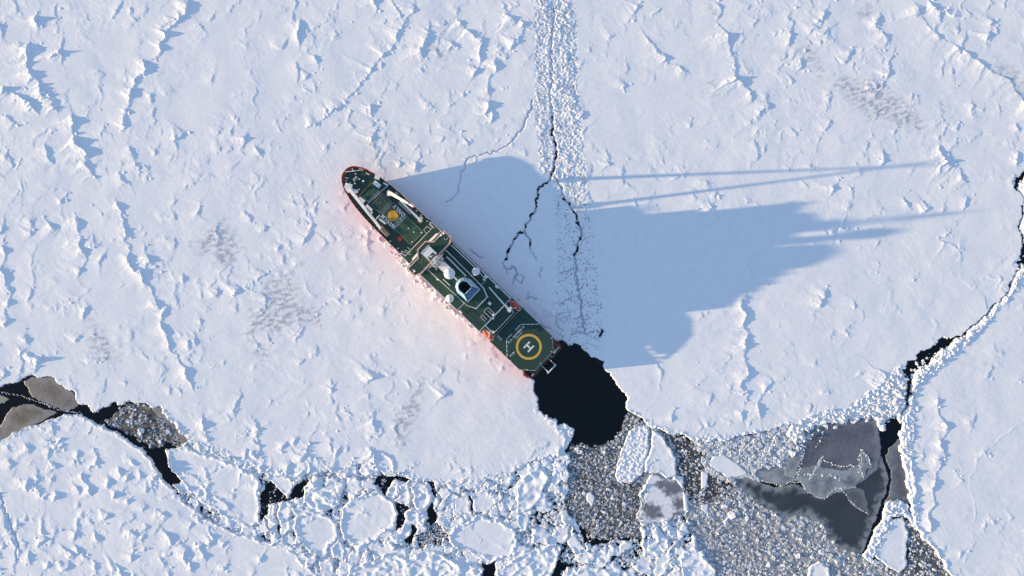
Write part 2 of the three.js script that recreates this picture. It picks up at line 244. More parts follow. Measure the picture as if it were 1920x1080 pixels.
// one body of ice on the grid: the polygon's inside, with edges that drop below the water
function ice(name, P, o = {}) {
  const { holes = [], base = .55, rim = 0, colour, lumps = 1, edge = [-.35, .2], bumpy = 0, rubbleAmp = null, jag = 1, flat = false, soft = 0, mat = M.snow, wall = -.9, under = [] } = o;
  const b = box2(P), pad = 2.5, i0 = Math.max(0, Math.floor((b[0] - pad - X0) / CELL)), i1 = Math.min(NX - 1, Math.ceil((b[2] + pad - X0) / CELL)), k0 = Math.max(0, Math.floor((b[1] - pad - Z0) / CELL)), k1 = Math.min(NZ - 1, Math.ceil((b[3] + pad - Z0) / CELL));
  const w = i1 - i0 + 1, hgt = k1 - k0 + 1, H = new Float32Array(w * hgt), S = new Float32Array(w * hgt);
  const hb = holes.map(box2), ub = under.map(box2);
  for (let k = k0; k <= k1; k++) for (let i = i0; i <= i1; i++) {
    const at = k * NX + i, l = (k - k0) * w + i - i0, x = gx(i), z = gz(k), jx = x + DX[at] * jag, jz = z + DZ[at] * jag;
    let s = sdf(P, jx, jz);
    if (s > -2) for (let q = 0; q < holes.length; q++) { const c = hb[q]; if (x > c[0] - 4 && x < c[2] + 4 && z > c[1] - 4 && z < c[3] + 4) s = Math.min(s, -sdf(holes[q], jx, jz)); }
    if (s > -2) for (let q = 0; q < under.length; q++) { const c = ub[q]; if (x > c[0] - 1 && x < c[2] + 1 && z > c[1] - 1 && z < c[3] + 1) s = Math.min(s, .7 - sdf(under[q], x, z)); }
    S[l] = s; let h = -1;
    if (s > -1.2) {
      if (flat) h = base + .015 * n2(x / 2, z / 2);
      else {
        h = base + flatSnow(x, z) + R[at] * lumps;
        if (bumpy) h += bumpy * (ss(-.1, .9, n1(x / 11 + 7, z / 8)) * .7 + ss(.1, .8, n3(x / 5, z / 4)) * .4);
        if (rim) { const e = ss(2.4, .5, s); h += rim * e * (.35 + 1.0 * Math.max(0, n2(x / 3.6, z / 3.6)) + .25 * rubble(x, z, 1.6)); }
        if (rubbleAmp) h += rubbleAmp(x, z, s);
      }
      const e = ss(edge[0], edge[1], s); h = wall + (h - wall) * e;
      if (TRENCH[at] && !flat) h -= TRENCH[at];
    }
    H[l] = h; if (s > 0 && h > TOP[at]) TOP[at] = h;
  }
  const idx = new Int32Array(w * hgt).fill(-1), pos = [], nor = [], col = [], ind = []; let n = 0;
  const vert = (l) => {
    if (idx[l] >= 0) return idx[l];
    const k = Math.floor(l / w), i = l - k * w, x = gx(i + i0), z = gz(k + k0), at = (k + k0) * NX + i + i0;
    const hx = (H[i < w - 1 ? l + 1 : l] - H[i > 0 ? l - 1 : l]) / (2 * CELL), hz = (H[k < hgt - 1 ? l + w : l] - H[k > 0 ? l - w : l]) / (2 * CELL), m = 1 / Math.hypot(hx, 1, hz);
    pos.push(x, H[l], z); nor.push(-hx * m, m, -hz * m);
    if (colour) col.push(...colour(x, z, S[l], at));
    else { const v = 1 + .02 * n1(x / 5, z / 5) + .015 * n2(x / 1.3, z / 1.3), q = BARE[at]; col.push((.87 - .62 * q) * v, (.885 - .6 * q) * v, (.9 - .55 * q) * v); }
    return idx[l] = n++;
  };
  const low = -.55;
  for (let k = 0; k < hgt - 1; k++) for (let i = 0; i < w - 1; i++) {
    const a = k * w + i, c = a + w;
    if (H[a] < low && H[a + 1] < low && H[c] < low && H[c + 1] < low) continue;
    const A = vert(a), B = vert(a + 1), C = vert(c), D = vert(c + 1);
    if ((i + k) & 1) ind.push(A, C, B, B, C, D); else ind.push(A, C, D, A, D, B);
  }
  const g = new THREE.BufferGeometry();
  g.setAttribute('position', new THREE.Float32BufferAttribute(pos, 3)); g.setAttribute('normal', new THREE.Float32BufferAttribute(nor, 3)); g.setAttribute('color', new THREE.Float32BufferAttribute(col, 3)); g.setIndex(ind);
  const mesh = new THREE.Mesh(g, mat); mesh.name = name; return mesh;
}

// ---------------------------------------------------------------- the ice sheets
const POOL = poly(1040, 640, 1086, 645, 1092, 666, 1112, 682, 1132, 702, 1152, 727, 1169, 745, 1173, 772, 1166, 800, 1150, 826, 1125, 834, 1105, 838, 1084, 831, 1072, 814, 1075, 800, 1040, 790, 1012, 765, 1003, 738, 999, 716, 985, 700, 1000, 670);
const SHIPBED = poly(640, 318, 655, 308, 690, 322, 1045, 640, 1000, 700, 985, 690);
const sheetN = poly(-140, 690, 0, 726, 50, 708, 100, 706, 138, 738, 152, 760, 182, 772, 214, 757, 250, 754, 300, 764, 322, 793, 360, 830, 400, 845, 440, 860, 492, 882, 560, 892, 640, 884, 690, 866, 705, 872, 760, 893, 800, 905, 850, 907, 900, 904, 950, 890, 1000, 864, 1040, 853, 1062, 850, 1062, 810, 1040, 790, 1000, 720, 1040, 650, 1080, 643, 1130, 680, 1152, 715, 1172, 745, 1178, 770, 1212, 795, 1232, 803, 1290, 822, 1350, 826, 1440, 808, 1500, 792, 1560, 777, 1620, 750, 1660, 722, 1690, 692, 1720, 665, 1762, 638, 1800, 628, 1840, 598, 1880, 552, 1904, 512, 1914, 470, 1910, 430, 1914, 380, 1903, 345, 1925, 305, 2040, 270, 2040, -140, -140, -140);
const sheetE = poly(2040, 420, 1930, 480, 1895, 545, 1855, 592, 1805, 642, 1765, 678, 1735, 700, 1712, 735, 1700, 770, 1694, 800, 1694, 830, 1702, 860, 1708, 900, 1710, 940, 1714, 980, 1726, 1004, 1752, 1030, 1782, 1080, 1795, 1200, 2040, 1200);
const sheetS = poly(-140, 860, 0, 826, 50, 801, 110, 780, 150, 776, 192, 797, 240, 820, 276, 848, 298, 886, 330, 924, 372, 960, 420, 988, 460, 1003, 505, 1014, 545, 1026, 585, 1064, 606, 1110, 610, 1200, -140, 1200);
const chan = (x, z) => { const s = sdf(CHANNEL, x, z); if (s < -1) return 0; const py = z * PPM + 540, up = ss(440, 330, py); return ss(-.6, 1, s) * ((rubble(x, z, 1.05) * .36 + rubble(x, z, 2.3) * .2 * (1 + n1(x / 9, z / 14)) + .25 * Math.max(0, rubble(x, z, 4)) * Math.max(0, n2(x / 12, z / 12)) - .12) * (.3 + .7 * up) + (.1 * Math.max(0, n1(x / 1.6, z / 1.6)) - .25 * ss(.55, .7, n2(x / 1.8, z / 1.8))) * (1 - up * .6)); };
const hullPts = [];                                    // filled below: rubble pressed up along the ship's side
const sN = ice('sea_ice', sheetN, { holes: [POOL], base: .6, rubbleAmp: (x, z, s) => (x > 5 && x < 55 ? chan(x, z) : 0) + (z > 60 && s < 3 ? .5 * ss(3, .6, s) * (rubble(x, z, 1.3) + .1) : 0) });
tag(sN, 'large snow covered ice sheet that the ship stands in', 'sea ice', null, 'structure');
tag(ice('sea_ice', sheetE, { base: .65, rim: .5, lumps: 1 }), 'smooth snow covered ice sheet along the right edge', 'sea ice', null, 'structure');
tag(ice('sea_ice', sheetS, { base: .65, rim: .3 }), 'bumpy snow covered ice sheet in the lower left corner', 'sea ice', null, 'structure');
console.log('sheets done');

// floes: [label, corners in photo pixels, options]
const floeList = [
  ['long snow covered floe beside the narrow dark lead at lower left', poly(310, 842, 350, 838, 400, 855, 440, 870, 480, 890, 488, 905, 488, 950, 483, 982, 460, 987, 420, 967, 380, 942, 350, 912, 322, 880), { rim: .5, lumps: 1 }],
  ['round snow floe left of the biggest floe, blue shade on its left rim', poly(552, 968, 585, 958, 618, 966, 633, 981, 633, 1004, 618, 1022, 610, 1043, 602, 1047, 577, 1031, 558, 1006, 550, 985), { rim: .7 }],
  ['biggest pale floe of the broken row below the ship', poly(641, 952, 660, 935, 685, 927, 710, 918, 718, 927, 739, 941, 746, 960, 743, 979, 731, 995, 700, 1014, 679, 1021, 660, 1022, 645, 1006, 639, 981), { rim: .7 }],
  ['lumpy floe between the two black openings and the biggest floe', poly(570, 912, 581, 904, 602, 908, 627, 916, 641, 927, 639, 943, 627, 958, 606, 956, 585, 954, 572, 941), { rim: .5, bumpy: 1 }],
  ['small wedge floe pointing down between two black openings', poly(500, 891, 529, 889, 549, 897, 553, 908, 543, 931, 538, 929, 520, 914), { rim: .3 }],
  ['small upright oval floe beside the thin black crack', poly(502, 947, 516, 945, 518, 972, 508, 979, 501, 968), { rim: .3 }],
  ['crusty floe right of the thin black crack', poly(522, 941, 543, 937, 552, 947, 545, 968, 540, 985, 525, 992, 521, 965), { rim: .3, bumpy: .4 }],
  ['little oval floe left of the pair of standing floes', poly(727, 914, 735, 906, 745, 910, 746, 929, 735, 937, 727, 929), { rim: .5 }],
  ['left one of the pair of standing floes', poly(750, 904, 768, 900, 771, 922, 770, 952, 752, 945, 739, 939, 747, 927), { rim: .35 }],
  ['right one of the pair of standing floes', poly(775, 920, 785, 904, 802, 910, 810, 927, 808, 945, 791, 956, 781, 956, 774, 939), { rim: .4, bumpy: .4 }],
  ['crumbled floe between the small black openings', poly(758, 960, 772, 954, 789, 958, 804, 970, 795, 981, 785, 987, 762, 972), { rim: .3, bumpy: .6, rubbleAmp: (x, z) => rubble(x, z, 1.2) * .5 }],
  ['slanting lumpy floe against the lower right of the biggest floe', poly(718, 1010, 737, 995, 758, 985, 772, 991, 766, 1006, 756, 1018, 720, 1020), { rim: .4, bumpy: .8 }],
  ['flat oval floe below the biggest floe', poly(691, 1029, 710, 1021, 737, 1028, 741, 1038, 725, 1046, 702, 1041), { rim: .15, base: .4 }],
  ['drop shaped floe wedged below the round floe', poly(618, 1029, 633, 1006, 643, 1016, 651, 1033, 645, 1050, 631, 1047), { rim: .4, bumpy: .5 }],
  ['square floe left of the short black crack', poly(851, 932, 879, 926, 883, 965, 851, 961), { rim: .2, base: .5 }],
  ['flat floe right of the short black crack', poly(885, 926, 910, 917, 929, 939, 925, 954, 893, 963, 886, 947), { rim: .2, base: .5 }],
  ['wide oval floe at bottom centre with blue shade on its left', poly(840, 999, 862, 980, 899, 965, 936, 976, 966, 995, 973, 1021, 959, 1043, 921, 1052, 884, 1039, 847, 1024), { rim: .75 }],
  ['tilted streaky floe below the grey slush patch', poly(966, 917, 988, 887, 1010, 876, 1027, 891, 1021, 917, 1003, 947, 984, 961, 970, 961), { rim: .4, rubbleAmp: (x, z) => .5 * Math.abs(((x * .55 + z * .83) / 4 + 100) % 2 - 1) + .25 * n1(x / 6, z / 6) }],
  ['shaded floe wedged right of the tilted streaky floe', poly(1033, 887, 1051, 880, 1055, 902, 1040, 917, 1029, 921), { rim: .4, base: .4 }],
  ['small square floe below the tilted streaky floe', poly(971, 966, 992, 967, 990, 995, 974, 995), { rim: .2, base: .4 }],
  ['ridged floe cut by the bottom edge, right of the black slot', poly(931, 1069, 955, 1050, 992, 1036, 1044, 1017, 1046, 1047, 1032, 1085, 1020, 1130, 931, 1130), { rim: .6, bumpy: .8 }],
  ['broad ridged floe cut by the bottom edge, left of the black slot', poly(655, 1065, 696, 1050, 733, 1036, 762, 1043, 799, 1030, 833, 1038, 859, 1056, 903, 1062, 905, 1130, 640, 1130), { rim: .5, bumpy: .9 }],
  ['smooth white slab between the two dark brash patches', poly(1224, 803, 1238, 816, 1254, 836, 1266, 861, 1268, 891, 1249, 895, 1235, 887, 1210, 886, 1211, 863, 1220, 838), { rim: .2, base: .45 }],
  ['crusted floe of frozen rubble left of the smooth white slab', poly(1179, 805, 1210, 796, 1219, 800, 1216, 836, 1207, 886, 1182, 905, 1160, 902, 1152, 891, 1160, 861, 1171, 830), { rim: .1, base: .25, lumps: 0, rubbleAmp: (x, z) => rubble(x, z, 1) * .4 + rubble(x, z, 2.1) * .2 }],
  ['white floe stained with grey wet patches', poly(1210, 899, 1224, 890, 1243, 899, 1268, 896, 1282, 916, 1285, 958, 1260, 972, 1227, 980, 1204, 977, 1196, 969, 1204, 947, 1210, 924), { base: .28, rim: .05, lumps: 0, colour: (x, z) => { let q = 0; for (const [bx_, by_, r] of [[1262, 915, 24], [1240, 908, 12], [1222, 958, 20], [1212, 950, 10], [1276, 945, 17], [1272, 965, 12], [1236, 965, 9]]) q = Math.max(q, 1.25 - Math.hypot(x * PPM + 960 - bx_, (z * PPM + 540 - by_) * 1.25) / r); q = ss(0, .75, q + n1(x / 3, z / 3) * .28 + n2(x / 1.1, z / 1.1) * .12); return [.85 - .67 * q, .86 - .67 * q, .88 - .66 * q]; } }],
  ['small six sided floe floating in the dark brash', poly(1107, 920, 1116, 933, 1111, 949, 1099, 938, 1100, 924), { base: .3, lumps: 0, jag: .25 }],
  ['narrow pointed floe in the dark strip, upper one', poly(1314, 879, 1328, 891, 1324, 913, 1314, 917), { base: .3, lumps: 0, jag: .25 }],
  ['small kite shaped floe in the brash, lower one', poly(1313, 947, 1328, 945, 1327, 965, 1314, 955), { base: .3, lumps: 0, jag: .25 }],
  ['flat pale slab left of the grey thin ice', poly(1326, 868, 1339, 854, 1356, 850, 1389, 874, 1403, 888, 1367, 897, 1336, 877), { base: .35, lumps: 0, jag: .4 }],
  ['smooth slab beside the lower end of the black lead', poly(1654, 1006, 1673, 973, 1691, 973, 1702, 998, 1698, 1036, 1702, 1058, 1684, 1073, 1650, 1052, 1639, 1043), { base: .5, rim: .2, lumps: 0 }],
  ['snowy floe at the bottom edge left of the wide brash', poly(1277, 1036, 1302, 1024, 1321, 1044, 1340, 1069, 1340, 1120, 1285, 1120, 1276, 1060), { rim: .6, bumpy: .5 }],
  ['low snowy floe at the bottom edge below the dark brash', poly(1070, 1075, 1100, 1058, 1130, 1066, 1158, 1085, 1158, 1130, 1062, 1130), { rim: .4, bumpy: .5 }],
  ['small round floe above the snowy floe near the bottom edge', poly(1232, 1020, 1238, 1011, 1248, 1011, 1254, 1020, 1249, 1031, 1238, 1032), { rim: .3, base: .4 }],
  ['dome shaped floe at the bottom edge in the wide brash', poly(1515, 1061, 1535, 1050, 1554, 1064, 1562, 1100, 1510, 1100), { rim: .3, base: .45 }],
  ['frozen rubble floe at the lower left corner of the pool', poly(1036, 800, 1058, 795, 1075, 806, 1072, 828, 1060, 845, 1036, 848), { base: .35, lumps: 0, rubbleAmp: (x, z) => rubble(x, z, 1.3) * .45 }],
  ['shaded floe under the ridge at the rubble corner of the large sheet', poly(700, 850, 722, 846, 738, 862, 742, 886, 722, 890, 700, 880), { base: .6, rim: .5 }],
];
const floePolys = floeList.map((f) => f[1]);
for (const [label, P, o] of floeList) tag(ice('ice_floe', P, { jag: .6, base: .5, ...o }), label, 'ice floe', 'floes below the ship');
console.log('floes done');

// openings in the crushed ice between the floes
const openings = [
  poly(497, 896, 512, 905, 520, 915, 537, 930, 545, 932, 551, 914, 565, 897, 580, 899, 573, 915, 568, 932, 550, 935, 533, 936, 520, 942, 505, 950, 497, 975, 488, 978, 489, 930),
  poly(700, 900, 730, 893, 760, 892, 800, 893, 814, 905, 820, 925, 813, 932, 808, 915, 790, 899, 760, 899, 735, 903, 724, 918, 733, 937, 745, 945, 772, 955, 764, 964, 756, 985, 738, 995, 746, 965, 738, 944, 722, 930, 713, 918),
  poly(803, 955, 812, 943, 820, 968, 813, 987, 801, 975), poly(775, 983, 782, 990, 772, 1012, 758, 1022, 765, 1005), poly(905, 1055, 931, 1052, 927, 1100, 905, 1100), poly(1045, 1040, 1062, 1058, 1056, 1085, 1028, 1100, 1040, 1065),
  poly(879, 932, 884, 932, 889, 966, 884, 966), poly(1082, 973, 1092, 970, 1100, 1000, 1102, 1018, 1092, 1010), poly(1102, 1018, 1140, 1008, 1162, 994, 1140, 1018, 1106, 1028), poly(518, 945, 521, 945, 524, 1000, 520, 1000), poly(780, 1015, 800, 985, 822, 980, 840, 1000, 830, 1018, 790, 1025),
];
const brashA = poly(1062, 850, 1075, 832, 1105, 838, 1130, 836, 1155, 822, 1170, 790, 1178, 768, 1198, 785, 1203, 797, 1180, 805, 1172, 832, 1160, 862, 1152, 893, 1162, 905, 1185, 908, 1208, 900, 1202, 945, 1195, 970, 1212, 988, 1206, 1012, 1170, 1006, 1130, 1012, 1100, 996, 1078, 972, 1062, 950, 1058, 900);
const brashB = poly(1228, 802, 1262, 812, 1300, 832, 1322, 850, 1332, 882, 1352, 902, 1382, 920, 1395, 948, 1350, 955, 1322, 945, 1290, 935, 1275, 893, 1268, 860, 1255, 835);
const brashC = poly(1285, 940, 1330, 940, 1375, 908, 1420, 930, 1455, 952, 1505, 955, 1552, 988, 1592, 1022, 1612, 1034, 1640, 1050, 1690, 1075, 1760, 1110, 1760, 1180, 1300, 1180, 1340, 1080, 1322, 1040, 1285, 990);
const brashD = poly(1290, 815, 1310, 818, 1400, 818, 1480, 798, 1500, 800, 1502, 830, 1482, 868, 1425, 902, 1370, 908, 1322, 882, 1314, 850);
const brashE = poly(188, 792, 214, 775, 240, 756, 282, 758, 302, 774, 332, 800, 358, 834, 340, 838, 310, 830, 300, 842, 283, 840, 262, 826, 228, 806);
const brashH = poly(1196, 788, 1232, 800, 1264, 830, 1276, 890, 1292, 935, 1278, 978, 1205, 988, 1194, 970, 1200, 906, 1158, 906, 1150, 890, 1172, 830);
const brashG = poly(1690, 975, 1716, 985, 1730, 1004, 1756, 1030, 1790, 1085, 1780, 1180, 1700, 1180, 1680, 1085, 1702, 1050, 1698, 1010);
const brashF = poly(830, 900, 870, 915, 850, 930, 845, 975, 822, 975, 818, 930);
// small plates of ice with finer rubble between them
function plate(x, z, size) {
  const cx = Math.floor(x / size), cz = Math.floor(z / size); let b = 9, b2 = 9, id = 0, hx = 0, hz = 0;
  for (let j = -1; j <= 1; j++) for (let i = -1; i <= 1; i++) {
    let s = Math.imul(cx + i, 668265263) + Math.imul(cz + j, 374761393); s = Math.imul(s ^ s >>> 13, 1274126177); s ^= s >>> 16;
    const px = (cx + i + (s & 1023) / 1023) * size, pz = (cz + j + (s >>> 10 & 1023) / 1023) * size, d = Math.hypot(px - x, pz - z) / size;
    if (d < b) { b2 = b; b = d; id = s; hx = x - px; hz = z - pz; } else if (d < b2) b2 = d;
  }
  const q = (n) => (id >>> n & 63) / 63, gap = .03 + .2 * ss(-.1, .55, n3(x / 13, z / 13)), e = b2 - b;
  return q(3) < .2 ? [0, 0] : [ss(gap, gap + .035, e), .2 + .4 * q(8) + (q(14) - .5) * .1 * hx + (q(20) - .5) * .1 * hz + .25 * ss(gap + .1, gap + .03, e) * Math.max(0, n2(x / 1.6, z / 1.6) + .2)];
}
const crush = (x, z) => { const wx = x + n1(x / 4, z / 4) * .9, wz = z + n2(x / 4, z / 4) * .9, [m, h] = plate(wx, wz, n1(x / 40, z / 40) > 0 ? 8.5 : 6), r = rubble(x, z, 1.2) * .4 + rubble(x, z, 2.4) * .35 + .2 * n1(x / 8, z / 8) - .08 - .32 * ss(.3, .6, n3(x / 3.5, z / 3.5)); return r + (h - r) * m + .4 * m * ss(.1, .8, n2(x / 7 + 3, z / 6)); };
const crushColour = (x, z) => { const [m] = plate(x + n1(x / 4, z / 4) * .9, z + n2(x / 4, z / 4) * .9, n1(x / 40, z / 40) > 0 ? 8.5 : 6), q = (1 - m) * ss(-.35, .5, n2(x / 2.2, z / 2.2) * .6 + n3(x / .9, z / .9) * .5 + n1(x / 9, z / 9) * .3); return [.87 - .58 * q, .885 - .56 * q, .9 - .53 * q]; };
const crushed = poly(322, 905, 350, 905, 390, 940, 470, 982, 484, 960, 490, 876, 560, 884, 690, 858, 705, 868, 760, 890, 850, 903, 950, 886, 1040, 850, 1066, 846, 1062, 950, 1080, 975, 1100, 998, 1135, 1012, 1206, 1012, 1196, 968, 1205, 905, 1275, 890, 1290, 940, 1290, 990, 1325, 1040, 1342, 1080, 1340, 1200, 590, 1200, 570, 1066, 530, 1028, 450, 1008, 366, 968);
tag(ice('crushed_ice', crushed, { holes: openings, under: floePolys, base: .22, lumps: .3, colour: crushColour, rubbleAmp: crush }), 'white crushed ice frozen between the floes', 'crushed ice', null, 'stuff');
const shear = poly(1700, 735, 1690, 790, 1660, 775, 1672, 745, 1702, 700, 1722, 676, 1756, 655, 1800, 632, 1845, 596, 1884, 552, 1908, 508, 1918, 470, 1914, 430, 1918, 385, 1908, 350, 1935, 300, 2040, 260, 2040, 430, 1935, 485, 1900, 545, 1860, 594, 1810, 644, 1770, 680, 1738, 704, 1714, 738);
const shearHoles = [poly(1770, 630, 1738, 655, 1720, 672, 1703, 692, 1694, 735, 1700, 740, 1712, 706, 1732, 684, 1760, 662, 1786, 640), poly(1908, 480, 1922, 452, 1935, 440, 1935, 465, 1915, 500)];
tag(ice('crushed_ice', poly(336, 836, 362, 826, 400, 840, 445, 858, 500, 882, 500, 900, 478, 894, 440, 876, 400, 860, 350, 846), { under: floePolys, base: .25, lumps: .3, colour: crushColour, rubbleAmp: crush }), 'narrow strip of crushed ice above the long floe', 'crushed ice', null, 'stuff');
tag(ice('pressure_ridge', shear, { holes: shearHoles, base: .5, lumps: .5, rubbleAmp: (x, z, s) => ss(0, 2, s) * (rubble(x, z, 1.5) * 1.0 + rubble(x, z, 3.4) * .7 + .4) }), 'high white ridge of crushed ice along the right hand crack', 'pressure ridge');
tag(ice('pressure_ridge', poly(1712, 735, 1722, 760, 1712, 800, 1714, 850, 1716, 900, 1722, 960, 1728, 1000, 1712, 985, 1706, 940, 1698, 900, 1692, 860, 1684, 825, 1690, 790, 1700, 760), { base: .5, lumps: .4, rubbleAmp: (x, z) => rubble(x, z, 1.4) * .8 + .2 }), 'knobbly white ice ridge along the right bank of the black lead', 'pressure ridge');
tag(ice('pressure_ridge', poly(1600, 760, 1625, 738, 1655, 713, 1688, 680, 1698, 716, 1680, 765, 1652, 812, 1642, 790, 1636, 780, 1600, 785, 1560, 792, 1520, 802, 1490, 825, 1470, 812, 1498, 784, 1558, 768), { base: .4, lumps: .4, rubbleAmp: (x, z) => rubble(x, z, 1.5) * 1.1 + .15 }), 'heap of white ice blocks along the top of the grey thin ice', 'pressure ridge');
tag(ice('pressure_ridge', poly(1618, 1044, 1640, 996, 1652, 962, 1668, 934, 1700, 945, 1716, 990, 1700, 975, 1676, 968, 1658, 1000, 1640, 1045, 1650, 1062), { base: .4, lumps: .4, rubbleAmp: (x, z) => rubble(x, z, 1.5) * .9 + .2 }), 'white ice ridge around the smooth slab at the lead end', 'pressure ridge');

// thin young ice
const grey = (a, b, sc, k = 0) => (x, z, s) => { const v = clamp(.5 + .5 * n1(x / sc, z / sc) + .25 * n2(x / 2.4, z / 2.4) + .2 * n3(x / 1.1, z / .9), 0, 1), e = k * ss(4.5, .1, s + n2(x / 1.5, z / 1.5) * .8 + n1(x / 5, z / 5) * 1.6 + n3(x / .8, z / .8) * .4); return [0, 1, 2].map((c) => (a[c] + (b[c] - a[c]) * v) * (1 - e) + [.42, .46, .47][c] * e); };
const thinList = [
  ['darkest thin ice sheet beside the lower black lead', poly(1370, 896, 1400, 895, 1450, 912, 1490, 908, 1540, 920, 1565, 905, 1602, 890, 1630, 860, 1655, 854, 1661, 880, 1667, 902, 1661, 926, 1650, 950, 1637, 986, 1617, 1036, 1590, 1036, 1550, 1012, 1545, 985, 1512, 966, 1470, 972, 1425, 945, 1395, 922), .075, grey([.03, .037, .052], [.045, .053, .07], 14, .55), []],
  ['broad mid grey thin ice sheet left of the black lead', poly(1485, 835, 1512, 806, 1560, 788, 1600, 782, 1648, 782, 1648, 812, 1653, 850, 1645, 880, 1612, 906, 1565, 926, 1540, 934, 1500, 902, 1460, 908, 1420, 900, 1416, 884, 1480, 864), .13, grey([.095, .098, .122], [.165, .168, .2], 15, .3), []],
  ['frosted rafted ice along the lower edge of the grey ice', poly(1418, 886, 1448, 880, 1482, 862, 1494, 872, 1500, 880, 1530, 872, 1556, 878, 1590, 880, 1612, 868, 1618, 876, 1616, 896, 1604, 912, 1566, 924, 1545, 936, 1520, 926, 1500, 902, 1460, 908, 1420, 900), .19, grey([.12, .14, .16], [.33, .37, .39], 9, .4), []],
  ['triangular grey raft next to the black lead', poly(1576, 916, 1600, 912, 1622, 920, 1628, 950, 1636, 965, 1608, 956, 1588, 938), .12, grey([.08, .09, .105], [.11, .12, .135], 9, .2), []],
  ['finger of pale rafted ice, left one', poly(1470, 862, 1496, 842, 1510, 838, 1503, 862, 1492, 898, 1470, 890), .24, grey([.13, .15, .17], [.26, .29, .31], 7, .6), []],
  ['finger of pale rafted ice, middle one', poly(1543, 852, 1547, 856, 1524, 896, 1516, 908, 1520, 890), .24, grey([.3, .33, .35], [.5, .53, .55], 4, .4), []],
  ['finger of pale rafted ice, right one', poly(1612, 846, 1620, 842, 1636, 872, 1640, 880, 1626, 878, 1618, 898, 1612, 880), .24, grey([.1, .12, .14], [.22, .25, .27], 7, .6), []],
  ['grey thin ice strip right of the black lead', poly(1682, 824, 1700, 810, 1708, 850, 1714, 900, 1712, 940, 1676, 952, 1656, 948, 1666, 926, 1672, 902, 1665, 872, 1661, 855, 1665, 842), .06, grey([.09, .1, .115], [.16, .17, .19], 10, .3), []],
  ['brown grey thin ice at the left edge above the lead', poly(45, 716, 60, 708, 100, 706, 138, 738, 150, 758, 128, 772, 100, 764, 60, 746), .05, grey([.095, .093, .1], [.16, .157, .166], 9, .2), []],
  ['brown grey thin ice at the left edge below the lead', poly(22, 762, 62, 757, 108, 774, 60, 798, 0, 826, -60, 842, -60, 812, 0, 800), .05, grey([.06, .06, .064], [.15, .148, .155], 12, .25), []],
  ['small smudge of thin ice at the far left edge of the lead', poly(-60, 730, 0, 738, 18, 748, 8, 756, -60, 752), .05, grey([.1, .1, .1], [.18, .18, .18], 8, .2), []],
  ['grey thin ice at the right end of the left lead', poly(276, 752, 304, 762, 326, 788, 362, 834, 345, 838, 318, 806, 300, 782), .07, grey([.09, .09, .1], [.18, .18, .19], 7, .3), []],
  ['grey slush patch above the tilted streaky floe', poly(1010, 868, 1034, 862, 1056, 858, 1056, 878, 1034, 884, 1014, 876), .06, grey([.14, .16, .18], [.24, .26, .28], 6, .4), []],
];
for (const [label, P, y, c, h] of thinList) tag(ice('thin_ice', P, { base: y, flat: true, holes: h, colour: c, jag: .5, mat: M.thin, edge: [-.25, 0], wall: -.6 }), label, 'thin ice', 'young grey ice in the leads');
// the lines where the thin sheets ride over each other are low crumbled rims
function crumbRim(label, pts, r) {
  const gs = [];
  for (let j = 0; j + 1 < pts.length; j++) {
    const a = G(pts[j]), b = G(pts[j + 1]), L = Math.hypot(b[0] - a[0], b[1] - a[1]), n = Math.ceil(L / (r * 1.1));
    for (let q = 0; q < n; q++) { if (rnd() < .3) continue; const t = (q + rnd()) / n, g = new THREE.IcosahedronGeometry(r * rr(.3, 1.0), 0); g.rotateY(rr(0, 6)); g.rotateX(rr(0, 6)); g.scale(1, .5, 1); g.translate(a[0] + (b[0] - a[0]) * t + rr(-r, r) * 1.3, rr(.12, .28), a[1] + (b[1] - a[1]) * t + rr(-r, r) * 1.3); gs.push(g); }
  }
  const m = new THREE.Mesh(mergeGeometries(gs), M.block); m.name = 'crumbled_rim'; tag(m, label, 'ice rim', null, 'stuff');
}
crumbRim('crumbled white rim along the frosted rafted ice', [[1420, 900], [1448, 905], [1462, 912], [1482, 904], [1502, 904], [1512, 920], [1532, 932], [1546, 936], [1556, 924], [1566, 916], [1590, 914], [1606, 912]], .3);
crumbRim('white line of ice crumbs on the left rafted finger', [[1510, 838], [1504, 862], [1494, 895]], .42);
crumbRim('white line of ice crumbs on the right rafted finger', [[1618, 898], [1612, 880], [1610, 858], [1616, 843], [1626, 856], [1636, 876]], .42);
crumbRim('white line of ice crumbs on the triangular raft', [[1578, 916], [1590, 936], [1608, 952], [1628, 964]], .28);
crumbRim('short line of ice crumbs across the upper grey ice', [[1543, 808], [1538, 825], [1530, 838]], .35);
crumbRim('scattered ice crumbs on the frosted rafted ice', [[1545, 862], [1562, 872], [1580, 875], [1600, 872], [1612, 885]], .4);
crumbRim('scattered ice crumbs in front of the frosted rafted ice', [[1508, 890], [1530, 890], [1560, 892], [1575, 900]], .5);
crumbRim('white crumbs along the upper lip of the left lead', [[0, 735], [40, 742], [80, 756], [110, 768], [150, 774]], .3);

// ---------------------------------------------------------------- loose brash ice
const chunkGeo = [0, 1, 2].map((v) => {               // two broken plates and a shard
  const n = [5, 6, 4][v], g = new THREE.CylinderGeometry(.82, 1, [.55, .4, .9][v], n, 1); g.deleteAttribute('uv'); g.deleteAttribute('normal');
  const m = mergeVertices(g), p = m.attributes.position, sx = [], sz = [];
  for (let i = 0; i < n; i++) { sx.push(rr(.7, 1.25)); sz.push(rr(.7, 1.25)); }
  for (let i = 0; i < p.count; i++) { const a = Math.round((Math.atan2(p.getZ(i), p.getX(i)) / 6.2832 + 1) * n) % n; p.setXYZ(i, p.getX(i) * sx[a] * [1, 1.25, .8][v], p.getY(i) + (p.getY(i) > 0 ? rr(-.12, .12) : 0), p.getZ(i) * sz[a]); }
  const o = m.toNonIndexed(); o.computeVertexNormals(); return o;
});
const dummy = new THREE.Object3D(), cc = new THREE.Color();
